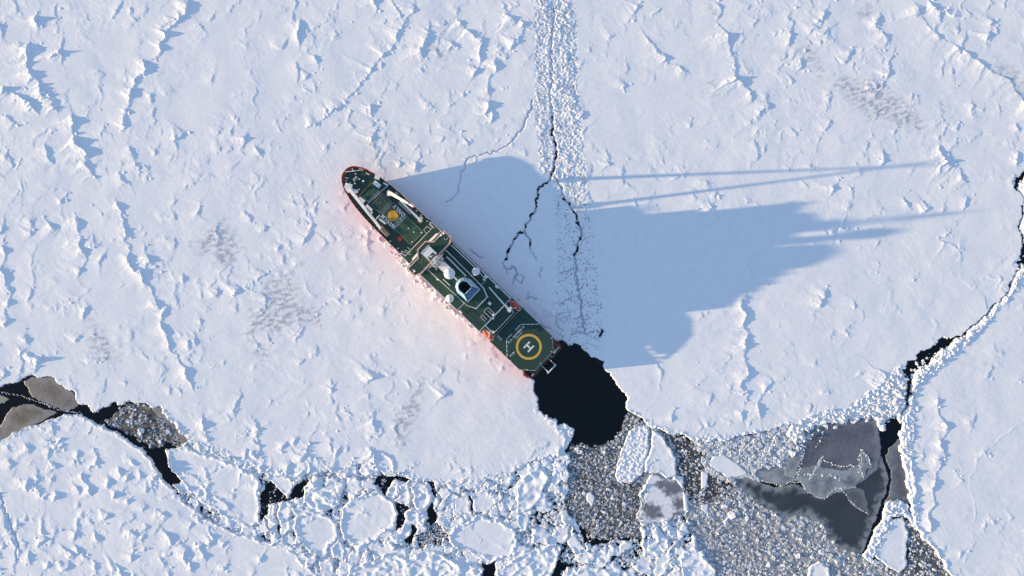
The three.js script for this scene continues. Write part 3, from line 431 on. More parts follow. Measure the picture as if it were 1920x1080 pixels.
const topAt = (x, z) => { const i = Math.round((x - X0) / CELL), k = Math.round((z - Z0) / CELL); return i < 0 || k < 0 || i >= NX || k >= NZ ? 0 : TOP[k * NX + i]; };
function brash(name, label, P, n, size, o = {}) {
  const { y = 0, tint = [.5, .95], onIce = false, pow = 2.2, category = 'brash ice', avoid = floePolys, gap = null } = o, b = box2(P), list = [];
  for (let q = 0; q < n * 4 && list.length < n; q++) {
    const x = rr(b[0], b[2]), z = rr(b[1], b[3]);
    if (sdf(P, x + n1(x / 4, z / 4) * 1.5, z + n2(x / 4, z / 4) * 1.5) < 0) continue;
    if (!onIce && topAt(x, z) > .05) continue;
    if (gap && gap(x, z) > rnd()) continue;
    const s = size[0] + (size[1] - size[0]) * Math.pow(rnd(), pow); list.push([x, (onIce ? Math.max(0, topAt(x, z)) : y) + s * rr(-.1, .18), z, s]);
  }
  const root = chunkGeo.map((g, v) => { const l = list.filter((_, i) => i % 3 === v), m = new THREE.InstancedMesh(g, M.block, l.length); l.forEach(([x, yy, z, s], i) => {
    dummy.position.set(x, yy, z); { const k = onIce ? .5 : .22; dummy.rotation.set(rr(-k, k), rr(0, 6.28), rr(-k, k)); } dummy.scale.set(s * rr(.8, 1.2), s * rr(.45, .9), s * rr(.6, 1)); dummy.updateMatrix(); m.setMatrixAt(i, dummy.matrix);
    const t = rr(tint[0], tint[1]); m.setColorAt(i, cc.setRGB(t * .93, t * .965, t)); }); return m; });
  const grp = new THREE.Group(); grp.name = name; root.forEach((m) => { m.name = 'ice_chunks'; m.userData.kind = 'stuff'; grp.add(m); });
  tag(grp, label, category, null, 'stuff');
}
// slush the chunks float in
const slush = (lo, hi) => (x, z) => { const v = clamp(.45 + .4 * n1(x / 4, z / 4) + .45 * n2(x / 1.1, z / 1.1), 0, 1); return [lo + (hi - lo) * v, (lo + (hi - lo) * v) * 1.03, (lo + (hi - lo) * v) * 1.09]; };
const slushList = [['pale slush round the smooth white slab and the stained floe', brashH, .12, .4], ['grey slush in the gap by the lower right ice sheet', brashG, .05, .2], ['dark slush under the brash behind the ship', brashA, .03, .2], ['dark slush in the strip right of the white slab', brashB, .015, .1], ['pale slush under the wide brash at lower right', brashC, .16, .5], ['pale slush under the rubble above the flat pale slab', brashD, .15, .4], ['dark slush in the lead at lower left', brashE, .02, .14], ['grey slush among the blocks near the square floes', brashF, .05, .2]];
for (const [label, P, lo, hi] of slushList) tag(ice('slush', P, { flat: true, colour: slush(lo, hi), mat: M.thin, edge: [-.3, .1], wall: -.6, base: .035, under: floePolys }), label, 'slush', null, 'stuff');
brash('brash_ice', 'small white chunks in the dark water behind the ship', brashA, 6000, [.12, 1.0], { tint: [.3, .85], pow: 4.2, gap: (x, z) => .5 * ss(-.1, .5, n1(x / 9, z / 9)) });
brash('brash_ice', 'scattered chunks in the dark strip right of the white slab', brashB, 1500, [.13, 1.0], { tint: [.35, .9], pow: 4, gap: (x, z) => .6 * ss(-.1, .5, n2(x / 7, z / 7)) });
brash('brash_ice', 'wide field of pale brash at lower right', brashC, 15000, [.14, 1.3], { tint: [.4, .92], pow: 4.5, gap: (x, z) => .45 * ss(0, .5, n1(x / 12, z / 12)) });
brash('brash_ice', 'white rubble above the flat pale slab', brashD, 3600, [.2, 1.5], { tint: [.6, .95], pow: 3.4 });
brash('brash_ice', 'chunks crowding the lead at lower left', brashE, 800, [.15, 1.0], { tint: [.35, .9], pow: 2.6, gap: (x, z) => .95 * ss(-.05, .3, n2(x / 8, z / 8)) });
brash('brash_ice', 'crumbs round the smooth white slab and the stained floe', brashH, 900, [.15, .7], { tint: [.55, .95] });
brash('brash_ice', 'chunks in the gap by the lower right ice sheet', brashG, 900, [.2, 1.3], { tint: [.5, .95] });
brash('brash_ice', 'chunks among the square floes', brashF, 600, [.2, .9], { tint: [.45, .95] });
openings.forEach((P, i) => { if ([0, 1, 5, 10].includes(i)) brash('brash_ice', ['chunks in the left black opening', 'chunks around the pair of standing floes', '', '', '', 'chunks in the black opening at the bottom edge', '', '', '', '', 'brash between the wide oval floe and its neighbours'][i], P, [160, 160, 0, 0, 0, 60, 0, 0, 0, 0, 500][i], [.15, .7], { gap: (x, z) => ss(-.1, .2, n3(x / 7, z / 7)) * (i === 10 ? 0 : 1) }); });
brash('ice_rubble', 'broken blocks heaped on the white ridge at the right', shear, 1500, [.25, 1.3], { onIce: true, tint: [.8, .95], category: 'ice rubble' });
brash('ice_rubble', 'broken blocks along the top of the grey thin ice', poly(1480, 830, 1510, 800, 1560, 784, 1600, 776, 1640, 745, 1690, 700, 1700, 740, 1660, 800, 1640, 790, 1600, 790, 1560, 800, 1520, 815, 1500, 850, 1490, 870), 500, [.3, 1.6], { onIce: true, tint: [.8, .95], category: 'ice rubble' });
brash('ice_rubble', 'rough crumbs strewn over the crushed ice', crushed, 2600, [.12, .5], { onIce: true, tint: [.75, .95], category: 'ice rubble', gap: (x, z) => { for (const f of floePolys) if (sdf(f, x, z) > .6) return 1; for (const f of openings) if (sdf(f, x, z) > 0) return 1; return 0; } });
brash('ice_rubble', 'crumbs of ice in the old refrozen channel', poly(1004, -60, 1074, -60, 1082, 100, 1084, 200, 1100, 330, 1106, 410, 1080, 400, 1045, 340, 1012, 320, 1004, 200), 1500, [.12, .5], { onIce: true, tint: [.7, .95], category: 'ice rubble' });

// single blocks one can pick out
function iceBlock(px, py, s, label, group) {
  const [x, z] = G([px, py]), m = new THREE.Mesh(chunkGeo[Math.floor(rnd() * 3)], M.block); m.name = 'ice_block';
  m.position.set(x, Math.max(0, topAt(x, z)) + s * .1, z); m.rotation.set(rr(-.3, .3), rr(0, 6.28), rr(-.3, .3)); m.scale.set(s, s * rr(.7, 1), s * rr(.7, 1)); tag(m, label, 'ice block', group);
}
for (const [px, py, s] of [[1088, 847, 2], [1082, 842, 1.4], [1132, 848, 1.6], [1138, 876, 1.5], [1150, 884, 1], [1095, 925, 1.3], [1140, 918, 1.2], [1132, 960, 1.1], [1170, 945, 1.3], [1160, 975, 1], [1108, 905, .9], [1120, 985, 1.2], [1165, 870, 1], [1148, 935, .9]]) iceBlock(px, py, s, 'larger white block floating in the dark brash behind the ship', 'larger blocks behind the ship');
for (const [px, py, s] of [[1486, 850, 1.9], [1478, 846, 1.4], [1462, 862, 1.4], [1463, 872, 1.2], [1606, 786, 1.6], [1578, 784, 1.5], [1548, 784, 1.4], [1585, 790, 1], [1560, 790, 1.1], [1520, 800, 1.4], [1496, 838, 1.2]]) iceBlock(px, py, s, 'loose white block at the upper edge of the grey ice', 'blocks at the grey ice');
for (const [px, py, s] of [[263, 812, 2.4], [268, 806, 1.8], [315, 810, 1.5], [306, 800, 1.4], [283, 790, 1.2], [240, 790, 1.3], [300, 828, 1.4], [248, 800, 1]]) iceBlock(px, py, s, 'white block drifting in the lead at lower left', 'blocks in the left lead');
for (const [px, py, s] of [[1450, 1045, 1.6], [1370, 965, 2.4], [1358, 950, 1.7], [1470, 990, 1.4], [1500, 1010, 1.6], [1495, 1042, 2], [1420, 1012, 1.5], [1570, 1050, 1.7], [1400, 972, 1.4], [1360, 978, 1.8], [1345, 1000, 1.5], [1440, 1060, 1.5], [1540, 1035, 1.5]]) iceBlock(px, py, s, 'larger pale block in the wide brash at lower right', 'larger blocks in the wide brash');
console.log('brash done');

// far ice, beyond the part the camera sees
{
  const xs = [-4000, -2000, -1000, -600, -420, -340, ...Array.from({ length: 30 }, (_, i) => -274 + i * 18.9), 340, 420, 600, 1000, 2000, 4000], zs = [-4000, -2000, -1000, -500, -300, -220, ...Array.from({ length: 20 }, (_, i) => -164 + i * 17.26), 220, 300, 500, 1000, 2000, 4000];
  const pos = [], col = [], ind = [];
  for (const z of zs) for (const x of xs) { pos.push(x, .5 + .3 * n1(x / 90, z / 90), z); col.push(.87, .885, .9); }
  const w = xs.length;
  for (let k = 0; k + 1 < zs.length; k++) for (let i = 0; i + 1 < w; i++) { const cx = (xs[i] + xs[i + 1]) / 2, cz = (zs[k] + zs[k + 1]) / 2; if (Math.abs(cx) < 274 && Math.abs(cz) < 164) continue; const a = k * w + i; ind.push(a, a + w, a + 1, a + 1, a + w, a + w + 1); }
  const g = new THREE.BufferGeometry(); g.setAttribute('position', new THREE.Float32BufferAttribute(pos, 3)); g.setAttribute('color', new THREE.Float32BufferAttribute(col, 3)); g.setIndex(ind); g.computeVertexNormals();
  const m = new THREE.Mesh(g, M.snow); m.name = 'far_ice'; tag(m, 'snow covered sea ice reaching to the horizon', 'sea ice', null, 'structure');
}

// ---------------------------------------------------------------- the ship
// own axes: x from the transom to the bow, z to starboard, y up from the waterline
const noiseTex = (lo, hi, f, tint) => {
  const n = 256, d = new Uint8Array(n * n * 4);
  for (let j = 0; j < n; j++) for (let i = 0; i < n; i++) {
    const a = i / n * 6.2832, b = j / n * 6.2832, u = Math.cos(a) * f + Math.cos(b) * f * 1.3, v = Math.sin(a) * f + Math.sin(b) * f * 1.3;
    const q = clamp(.5 + .32 * n1(u, v) + .22 * n2(u * 3, v * 3) + .2 * n3(u * 9, v * 9), 0, 1), o = (j * n + i) * 4;
    for (let c = 0; c < 3; c++) d[o + c] = 255 * (lo + (hi - lo) * q) * tint[c]; d[o + 3] = 255;
  }
  const t = new THREE.DataTexture(d, n, n); t.wrapS = t.wrapT = THREE.RepeatWrapping; t.magFilter = THREE.LinearFilter; t.repeat.set(1 / 11, 1 / 11); t.needsUpdate = true; return t;
};
const worn = noiseTex(.4, 1, 1.6, [1, 1, 1]);
const paint = (r, g, b, rough = .55) => new THREE.MeshStandardMaterial({ color: lin(r, g, b), roughness: rough, map: worn });
const plain = (r, g, b, rough = .5, metal = 0) => new THREE.MeshStandardMaterial({ color: lin(r, g, b), roughness: rough, metalness: metal });
const S = {
  red: paint(.44, .062, .058, .4), green: paint(.022, .078, .056, .7), lightGreen: paint(.032, .11, .066, .7), white: plain(.8, .8, .79, .45), salmon: plain(.8, .42, .3, .5), grey: plain(.32, .33, .34, .6), dark: plain(.03, .03, .035, .6),
  yellow: plain(.66, .40, .06, .6), orange: paint(.85, .42, .04, .6), line: plain(.72, .73, .72, .6), black: plain(.012, .012, .014, .7), boat: plain(.55, .09, .03, .5), rust: paint(.36, .24, .18, .8), glass: plain(.02, .03, .04, .08), maroon: plain(.3, .035, .02, .6), brown: plain(.16, .08, .06, .7), funnel: plain(.3, .48, .6, .5), blue: plain(.12, .24, .38, .5), steel: plain(.5, .5, .5, .4, .3),
};
const ship = new THREE.Group(); ship.name = 'research_ship';
ship.position.set(17.06, 0, 36.4); ship.rotation.y = Math.atan2(.692, -.722);
function part(name, geos, mat, parent = ship, label) {
  const g = Array.isArray(geos) ? (geos.length > 1 ? mergeGeometries(geos.map((q) => { const c = q.index ? q.toNonIndexed() : q; for (const k of Object.keys(c.attributes)) if (!['position', 'normal', 'uv'].includes(k)) c.deleteAttribute(k); return c; })) : geos[0]) : geos;
  const m = new THREE.Mesh(g, mat); m.name = name; if (label) m.userData.label = label; parent.add(m); return m;
}
const group = (name, parent = ship, label) => { const o = new THREE.Group(); o.name = name; if (label) o.userData.label = label; parent.add(o); return o; };
const cube = (x, y, z, w, h, d, ry = 0) => { const g = new THREE.BoxGeometry(w, h, d); if (ry) g.rotateY(ry); return g.translate(x, y, z); };       // centre of the base at y
const bx = (x, y, z, w, h, d, ry) => cube(x, y + h / 2, z, w, h, d, ry);
const cyl = (x, y, z, r0, r1, h, n = 20) => new THREE.CylinderGeometry(r1, r0, h, n).translate(x, y + h / 2, z);
function bar(a, b, w, h = w, w2 = w) {                // a beam from a to b, tapering to w2
  const A = new THREE.Vector3(...a), B = new THREE.Vector3(...b), L = A.distanceTo(B), g = new THREE.BoxGeometry(L, h, w), p = g.attributes.position;
  for (let i = 0; i < p.count; i++) if (p.getX(i) > 0) { p.setY(i, p.getY(i) * w2 / w); p.setZ(i, p.getZ(i) * w2 / w); }
  g.computeVertexNormals();
  const q = new THREE.Quaternion().setFromUnitVectors(new THREE.Vector3(1, 0, 0), B.clone().sub(A).normalize()); g.applyQuaternion(q); return g.translate((A.x + B.x) / 2, (A.y + B.y) / 2, (A.z + B.z) / 2);
}
function slab(pts, y0, y1, hole) {                     // a flat plate with this outline
  const sh = new THREE.Shape(pts.map(([x, z]) => new THREE.Vector2(x, z))); if (hole) sh.holes.push(new THREE.Path(hole.map(([x, z]) => new THREE.Vector2(x, z))));
  return new THREE.ExtrudeGeometry(sh, { depth: y1 - y0, bevelEnabled: false }).rotateX(Math.PI / 2).translate(0, y1, 0);
}
const mir = (pts) => [...pts, ...pts.slice().reverse().map(([x, z]) => [x, -z])];
const inset = (pts, d) => { const n = pts.length; let A = 0; for (let i = 0; i < n; i++) { const a = pts[i], b = pts[(i + 1) % n]; A += a[0] * b[1] - b[0] * a[1]; } const s = Math.sign(A); return pts.map((p, i) => { const a = pts[(i + n - 1) % n], b = pts[(i + 1) % n]; const nrm = (u, v) => { const l = Math.hypot(v[0] - u[0], v[1] - u[1]); return [-(v[1] - u[1]) / l * s, (v[0] - u[0]) / l * s]; }; const q = nrm(a, p), r = nrm(p, b), k = 1 + q[0] * r[0] + q[1] * r[1]; return [p[0] + d * (q[0] + r[0]) / k, p[1] + d * (q[1] + r[1]) / k]; }); };
function rail(pts, y, closed = false) {                // handrail with posts
  const gs = [], P = closed ? [...pts, pts[0]] : pts;
  for (let i = 0; i + 1 < P.length; i++) {
    const [a, b] = [P[i], P[i + 1]], L = Math.hypot(b[0] - a[0], b[1] - a[1]); gs.push(bar([a[0], y + 1.05, a[1]], [b[0], y + 1.05, b[1]], .16, .1), bar([a[0], y + .55, a[1]], [b[0], y + .55, b[1]], .05, .05));
    const n = Math.max(1, Math.round(L / 1.8)); for (let q = 0; q <= n; q++) gs.push(bx(a[0] + (b[0] - a[0]) * q / n, y, a[1] + (b[1] - a[1]) * q / n, .07, 1.05, .07));
  }
  return gs;
}
// breadth of the hull
const BX = [0, 4, 12, 60, 92, 104, 112, 118, 123, 127, 129.5, 131.4, 132.7, 133.5, 133.9, 134], BZ = [10.3, 10.6, 10.8, 10.8, 10.8, 10.6, 10.2, 9.6, 8.7, 7.5, 6.3, 5.1, 3.9, 2.7, 1.5, 0];
const breadth = (x) => { for (let i = 0; i + 1 < BX.length; i++) if (x <= BX[i + 1]) { const t = (x - BX[i]) / (BX[i + 1] - BX[i]); return BZ[i] + (BZ[i + 1] - BZ[i]) * t; } return 0; };
const US = []; for (let i = 0; i <= 40; i++) US.push(i / 40 * .8); for (let i = 1; i <= 40; i++) US.push(.8 + .2 * (1 - Math.pow(1 - i / 40, 2)));
const stem = (y) => 124.5 + 9.5 * clamp(y / 12, -.2, 1.0), flare = (u, y) => 1 - .38 * ss(.66, 1, u) * clamp((11.8 - y) / 11.8, 0, 1.2) - .02 * clamp((6 - y) / 6, 0, 1);
{
  const lv = [-1.5, 0, 1.5, 3.2, 5, 7, 8.8, 10.5], pos = [], ind = [], uv = [], n = US.length;
  const grid = (levels, off = 0, u0 = 0) => { for (const side of [1, -1]) { const b = pos.length / 3; levels.forEach((y) => US.forEach((u) => { const x = u * stem(y); pos.push(x, y, side * Math.max(0, breadth(Math.min(134, u * 134)) * flare(u, y) - off)); uv.push(x, y); })); for (let k = 0; k + 1 < levels.length; k++) for (let i = u0; i + 1 < n; i++) { const a = b + k * n + i, c = a + n; side > 0 ? ind.push(a, a + 1, c, a + 1, c + 1, c) : ind.push(a, c, a + 1, a + 1, c, c + 1); } } };
  grid(lv); const B = pos.length / 3;
  for (const y of [-1.5, 7]) for (const s of [1, -1]) { pos.push(0, y, s * breadth(0)); uv.push(s * 10, y); } ind.push(B, B + 1, B + 2, B + 1, B + 3, B + 2);
  const g = new THREE.BufferGeometry(); g.setAttribute('position', new THREE.Float32BufferAttribute(pos, 3)); g.setAttribute('uv', new THREE.Float32BufferAttribute(uv, 2)); g.setIndex(ind); g.computeVertexNormals();
  const hull = part('hull', g, S.red, ship, 'red painted icebreaker hull');
  const edge = (y, x0, off) => US.map((u) => [u * stem(y), breadth(Math.min(134, u * 134)) * flare(u, y) - off]).filter(([x]) => x >= x0);
  // bulwark round the foredeck
  const bw = []; for (const s of [1, -1]) { const o = edge(11.8, 86, 0), i = edge(11.8, 86, .28).map(([x, z]) => [x - (z < .2 ? .25 : 0), Math.max(0, z)]), ob = edge(10.5, 86, .0); for (let q = 0; q + 1 < o.length; q++) { const V = [[o[q][0], 11.8, o[q][1] * s], [o[q + 1][0], 11.8, o[q + 1][1] * s], [i[q + 1][0], 11.8, i[q + 1][1] * s], [i[q][0], 11.8, i[q][1] * s], [i[q][0], 10.4, i[q][1] * s], [i[q + 1][0], 10.4, i[q + 1][1] * s], [ob[Math.min(q, ob.length - 1)][0], 10.45, ob[Math.min(q, ob.length - 1)][1] * s], [ob[Math.min(q + 1, ob.length - 1)][0], 10.45, ob[Math.min(q + 1, ob.length - 1)][1] * s]]; const f = (a, b, c, d) => { for (const k of [a, b, c, a, c, d]) bw.push(...V[k]); }; f(0, 1, 2, 3); f(3, 2, 5, 4); f(6, 7, 1, 0); } }
  const bg = new THREE.BufferGeometry(); bg.setAttribute('position', new THREE.Float32BufferAttribute(bw, 3)); bg.setAttribute('uv', new THREE.Float32BufferAttribute(new Array(bw.length / 3 * 2).fill(.3), 2)); bg.computeVertexNormals(); part('bulwark', bg, S.red, hull);
  for (const s of [1, -1]) { const capG = [], o = edge(11.8, 86, .14); for (let q = 0; q + 1 < o.length; q++) { const x = (o[q][0] + o[q + 1][0]) / 2; if (x < 126) capG.push(bar([o[q][0], 11.84, o[q][1] * s], [o[q + 1][0], 11.84, o[q + 1][1] * s], .16, .06)); } part('bulwark_rail', capG, S.white, hull); }
  for (const s of [1, -1]) for (let x = 88; x < 128; x += 2.4) part('bulwark_stay', bx(x, 10.5, s * (breadth(x) - .7), .14, 1.1, .8), S.rust, hull);
  for (const s of [1, -1]) { const gs = []; for (let x = 4; x < 84; x += 8) gs.push(bar([x, 5.6, s * (breadth(x) + .05)], [x + 8, 5.6, s * (breadth(x + 8) + .05)], .3, .35)); part('rubbing_strake', gs, S.maroon, hull); }
  // foredeck and aft deck
  const fd = edge(10.5, 80, .3).map(([x, z]) => [x - .25, Math.max(.02, z)]);
  const foredeck = part('foredeck', slab(mir(fd), 10.2, 10.5), S.green, ship, 'dark green painted foredeck');
  part('aft_deck', slab([[.35, -10], [28, -10.4], [28, 10.4], [.35, 10]], 6.2, 6.5), S.brown, ship, 'brown working deck under the helideck');
  for (const s of [1, -1]) part('side_plating', bx(15, 6.5, s * 10.6, 28, 4, .3), S.red, hull);
  for (const z of [-6.7, 6.7]) { part('stern_bulwark', bx(.2, 6.5, z, .3, 1.1, 7.2), S.red, hull); part('stern_rail', bx(.2, 7.6, z, .42, .1, 7.2), S.brown, hull); }
  part('cable_reel', [new THREE.CylinderGeometry(.55, .55, 2.2, 16).rotateX(Math.PI / 2).translate(1.4, 7.3, 8.8)], S.steel); part('deck_locker', bx(1.2, 6.5, 6.6, .7, 1, 1.8), S.white); part('deck_locker', bx(1.2, 6.5, -9, .9, 1, 1.7), S.white); part('deck_locker', bx(1.1, 6.5, -6, .9, .9, 2.6), S.rust); part('deck_locker', bx(1.1, 6.5, 3.6, .8, 1, .9), S.grey);
  for (const z of [-4.6, -3.6, 7.8, 9.6]) part('mooring_bollard', [cyl(1.1, 6.5, z, .18, .18, .6, 10)], S.white);
}
// A-frame over the stern
{ const a = group('stern_gantry'); for (const z of [-2.7, 2.1]) part('gantry_leg', bar([1.8, 6.6, z], [-3.1, 9.6, z], .34), S.white, a); part('gantry_beam', bar([-3.2, 9.6, -3.4], [-3.2, 9.6, 2.6], .5, .45), S.white, a); part('sheave', new THREE.CylinderGeometry(.4, .4, .2, 16).rotateX(Math.PI / 2).translate(-1.4, 8.8, 2.1), S.grey, a); }

const font = await new FontLoader().loadAsync('fonts/droid/droid_sans_bold.typeface.json');
// lettering lies on a deck at y; (ux, uz) is the way it reads
function letters(name, txt, size, x, z, y, dir, mat, parent, stretch = 1) {
  const g = new TextGeometry(txt, { font, size, depth: .02, curveSegments: 4, bevelEnabled: false }); g.computeBoundingBox(); const c = g.boundingBox.getCenter(new THREE.Vector3()); g.translate(-c.x, -c.y, 0); g.scale(stretch, 1, 1);
  g.rotateX(-Math.PI / 2); g.rotateY(dir); return part(name, g.translate(x, y, z), mat, parent);                                 // dir 0 reads along +x with its top to port
}
const TOZ = -Math.PI / 2;                              // reads towards starboard, top to the bow
const flatStrip = (a, b, w, y) => bar([a[0], y, a[1]], [b[0], y, b[1]], w, .02);
const ringG = (r0, r1, x, z, y) => new THREE.RingGeometry(r0, r1, 64).rotateX(-Math.PI / 2).translate(x, y, z);

// helideck
{
  const out = mir([[27.6, 11.2], [8, 11.2], [2.5, 6.4]]);
  const hd = part('helideck', slab(out, 11.1, 11.5), S.green, ship, 'green helicopter deck with a white H in a yellow ring');
  part('helideck_coaming', slab(inset(out, -.18), 11.0, 11.35, inset(out, .02)), S.white, hd);
  const y = 11.515, cx = 12.3, cz = -.25;
  part('landing_ring', ringG(5.05, 6.2, cx, cz, y), S.yellow, hd);
  part('landing_letter', [flatStrip([cx + 1.35, cz - 2.05], [cx + 1.35, cz + 2.05], .8, y), flatStrip([cx - 1.35, cz - 2.05], [cx - 1.35, cz + 2.05], .8, y), flatStrip([cx - .95, cz], [cx + .95, cz], .85, y)], S.line, hd);
  letters('ship_name', 'S. A. AGULHAS II', 1.02, 20.75, -.2, y, TOZ, S.line, hd, .98); part('name_line', flatStrip([19.4, -1.9], [19.4, 2.5], .16, y), S.line, hd);
  letters('weight_mark', '11.8t', .95, 15.6, -8.3, y, TOZ, S.line, hd);
  const dash = (a, b, n, gap = .35) => { for (let i = 0; i < n; i++) { const t0 = (i + gap / 2) / n, t1 = (i + 1 - gap / 2) / n, p = (t) => [a[0] + (b[0] - a[0]) * t, a[1] + (b[1] - a[1]) * t]; part('perimeter_dash', flatStrip(p(t0), p(t1), .34, y), S.line, hd); } };
  dash([22.4, -4.9], [22.4, -1.3], 1, .04); dash([22.4, 1.1], [22.4, 4.8], 1, .04); dash([22.3, -5.1], [16.4, -11], 4, .22); dash([22.3, 5], [16.2, 11], 4, .22);
  // safety net frames along the after edges
  const nets = (a, b) => { const n = 4, L = Math.hypot(b[0] - a[0], b[1] - a[1]), ox = (b[1] - a[1]) / L, oz = -(b[0] - a[0]) / L; for (let i = 0; i < n; i++) { const p = (t, o) => [a[0] + (b[0] - a[0]) * t + ox * o, 11.42, a[1] + (b[1] - a[1]) * t + oz * o], t0 = (i + .04) / n, t1 = (i + .96) / n; part('net_frame', [bar(p(t0, .2), p(t1, .2), .12), bar(p(t0, 1), p(t1, 1), .12), bar(p(t0, .2), p(t0, 1), .1), bar(p(t1, .2), p(t1, 1), .1)], S.line, hd); } };
  nets([8, -11.2], [2.5, -6.4]); nets([2.5, -6.4], [2.5, 6.4]); nets([2.5, 6.4], [8, 11.2]);
  for (const [x, z] of [[5.4, -8.6], [2.8, -2], [3, 5.6], [7.4, 10.3], [14, -11], [20, -11]]) part('deck_light', cyl(x, 11.5, z, .22, .18, .3, 10), S.line, hd);
  for (const x of [6, 13, 20, 26]) for (const z of [-9.6, 9.6]) part('helideck_pillar', cyl(x, 6.5, z, .25, .25, 4.6, 10), S.white, hd);
}
// houses: white walls with a green deck on top
function house(name, pts, y0, y1, label, deckMat = S.green, rim = .22) {
  const h = part(name, slab(pts, y0, y1), S.white, ship, label); part('roof_deck', slab(inset(pts, rim), y1 - .05, y1 + .03), deckMat, h); return h;
}
const hangar = house('hangar', [[28.9, -7], [34.4, -7], [34.4, 7], [28.9, 7]], 10.3, 17.6, 'white helicopter hangar');
part('hangar_door', bx(28.86, 11.55, 0, .08, 5.2, 9), S.grey, hangar);
const midHouse = house('accommodation_block', [[34.4, -10.7], [79.6, -10.75], [79.6, 10.75], [34.4, 10.7]], 10.3, 20, 'broad white accommodation block with green roof deck');
const frontHouse = house('forward_house', [[79.6, -10.9], [86.4, -10.6], [86.4, -9.4], [84.2, -9.4], [84.2, 9.2], [86.4, 9.2], [86.4, 10.6], [79.6, 10.9]], 10.3, 16, 'stepped white front house with green roof deck');
const upper = house('upper_house', [[42.6, -3.8], [46.8, -5.6], [71.6, -6.2], [71.6, 6.2], [46.8, 5.6], [42.6, 3.8]], 20, 23.6, 'white upper house below the funnel and domes');
const bridgeOut = [[77.6, -12], [77.6, -5.3], [80.4, -2.6], [80.4, 2.6], [77.6, 5.3], [77.6, 12], [73.2, 12.1], [71.7, 9.6], [71.7, -9.6], [73.2, -12.1]];
const bridge = part('bridge', slab(inset(bridgeOut, .45), 20, 26.2), S.white, ship, 'white wheelhouse with wings over both sides of the ship');
part('bridge_roof', slab(bridgeOut, 26.2, 26.75), S.white, bridge); part('bridge_roof_deck', slab(inset(bridgeOut, .5), 26.7, 26.78), S.green, bridge);
part('roof_trim', slab(inset(bridgeOut, -.12), 26.2, 27, inset(bridgeOut, .34)), S.salmon, bridge, 'salmon coloured edge of the bridge roof');
{ const P = inset(bridgeOut, .42); for (let e = 0; e < 5; e++) { const a = P[e], b = P[e + 1], L = Math.hypot(b[0] - a[0], b[1] - a[1]), n = Math.max(2, Math.round(L / 1.3)); for (let i = 0; i < n; i++) { const p = (t) => [a[0] + (b[0] - a[0]) * t, 24.7, a[1] + (b[1] - a[1]) * t]; part('bridge_window', bar(p((i + .1) / n), p((i + .9) / n), .08, 1.2), S.glass, bridge); } } }
for (const [h, x0, x1, z, ys] of [[midHouse, 37, 78, 10.76, [12.2, 14.9, 17.6]], [frontHouse, 81, 85, 10.82, [12.2]]]) for (const y of ys) for (const s of [1, -1]) for (let x = x0; x < x1; x += 3.4) part('cabin_window', bx(x, y, s * z, 1, .9, .08), S.glass, h);
for (let z = -8; z <= 8; z += 2) part('front_window', bx(84.23, 13.2, z, .08, .9, 1), S.glass, frontHouse);
// railings
part('railing', rail([[84, -6.2], [84, 5.2], [86.2, 5.5]], 16), S.white, frontHouse); part('railing', rail([[86.2, 5.5], [86.2, 7.8], [83.8, 8.1]], 16), S.white, frontHouse); part('railing', rail([[84.2, 9.6], [86.3, 9.6], [86.3, 10.5], [80, 10.7]], 16), S.white, frontHouse); part('railing', rail([[86.3, -9.6], [86.3, -10.5], [80, -10.7]], 16), S.white, frontHouse); part('railing', rail([[86, -5.6], [84.4, -5.6]], 16), S.white, frontHouse); part('railing', rail([[86, -8.2], [82.6, -7.2]], 16), S.white, frontHouse); part('railing', rail([[86, -7.4], [83.4, -6.4]], 16), S.white, frontHouse);
part('stair_rail', rail([[85.4, 9.5], [83, 9.5]], 16), S.white, frontHouse);
part('railing', rail([[71, 10.4], [34.6, 10.4]], 20), S.white, midHouse); part('railing', rail([[73, -10.4], [34.6, -10.4], [34.6, 10.2]], 20), S.white, midHouse);
part('wide_rail', [bar([71.4, 20.6, 9.4], [56.6, 20.6, 9.5], .45, .25), bar([53, 20.6, 9.4], [48.6, 20.6, 8.6], .35, .25)], S.white, midHouse);
part('railing', rail([[71.4, -6], [65, -6.1], [62.8, -5.9], [56.4, -5.7]], 23.6), S.white, upper); part('railing', rail([[71.4, 6], [56, 5.9], [46.8, 5.3], [43, 3.6], [43, -3.6], [46.6, -5.4], [50, -5.6]], 23.6), S.white, upper);
part('vent_trunk', bar([69, 23.9, 4.2], [56.5, 23.9, 3.9], .5, .5), S.white, upper); part('vent_trunk', bar([63, 23.85, -4.4], [58.6, 23.85, -4.3], .35, .4), S.white, upper);
part('railing', rail([[48.6, -6], [48.6, -10.4]], 20), S.white, midHouse); part('railing', rail([[48.6, 5.8], [48.6, 8.6]], 20), S.white, midHouse);
part('roof_locker', bx(49.8, 20, 9.9, 1.6, 1.2, 1.3), S.white, midHouse); part('roof_locker', bx(40, 20, 2.2, 1.5, 1.3, 1.3), S.white, midHouse);
part('stairwell', [bx(37, 20, -2.35, 4.6, 1, .16), bx(37, 20, .35, 4.6, 1, .16), bx(39.3, 20, -1, .16, 1, 2.6)], S.white, midHouse); part('stairwell_opening', bx(36.9, 20.03, -1, 4.3, .06, 2.3), S.dark, midHouse);
part('stairwell', [bx(37.2, 20, -5.2, 2.9, 1, .16), bx(37.2, 20, -4.1, 2.9, 1, .16), bx(38.7, 20, -4.65, .16, 1, 1.2)], S.white, midHouse); part('stairwell_opening', bx(37.1, 20.03, -4.65, 2.8, .06, 1), S.dark, midHouse);
part('exhaust_cowl', [bar([38.5, 20.4, -.9], [35.4, 20.4, -.7], .25), bx(35.2, 20, -.6, .9, .8, 1)], S.white, midHouse);
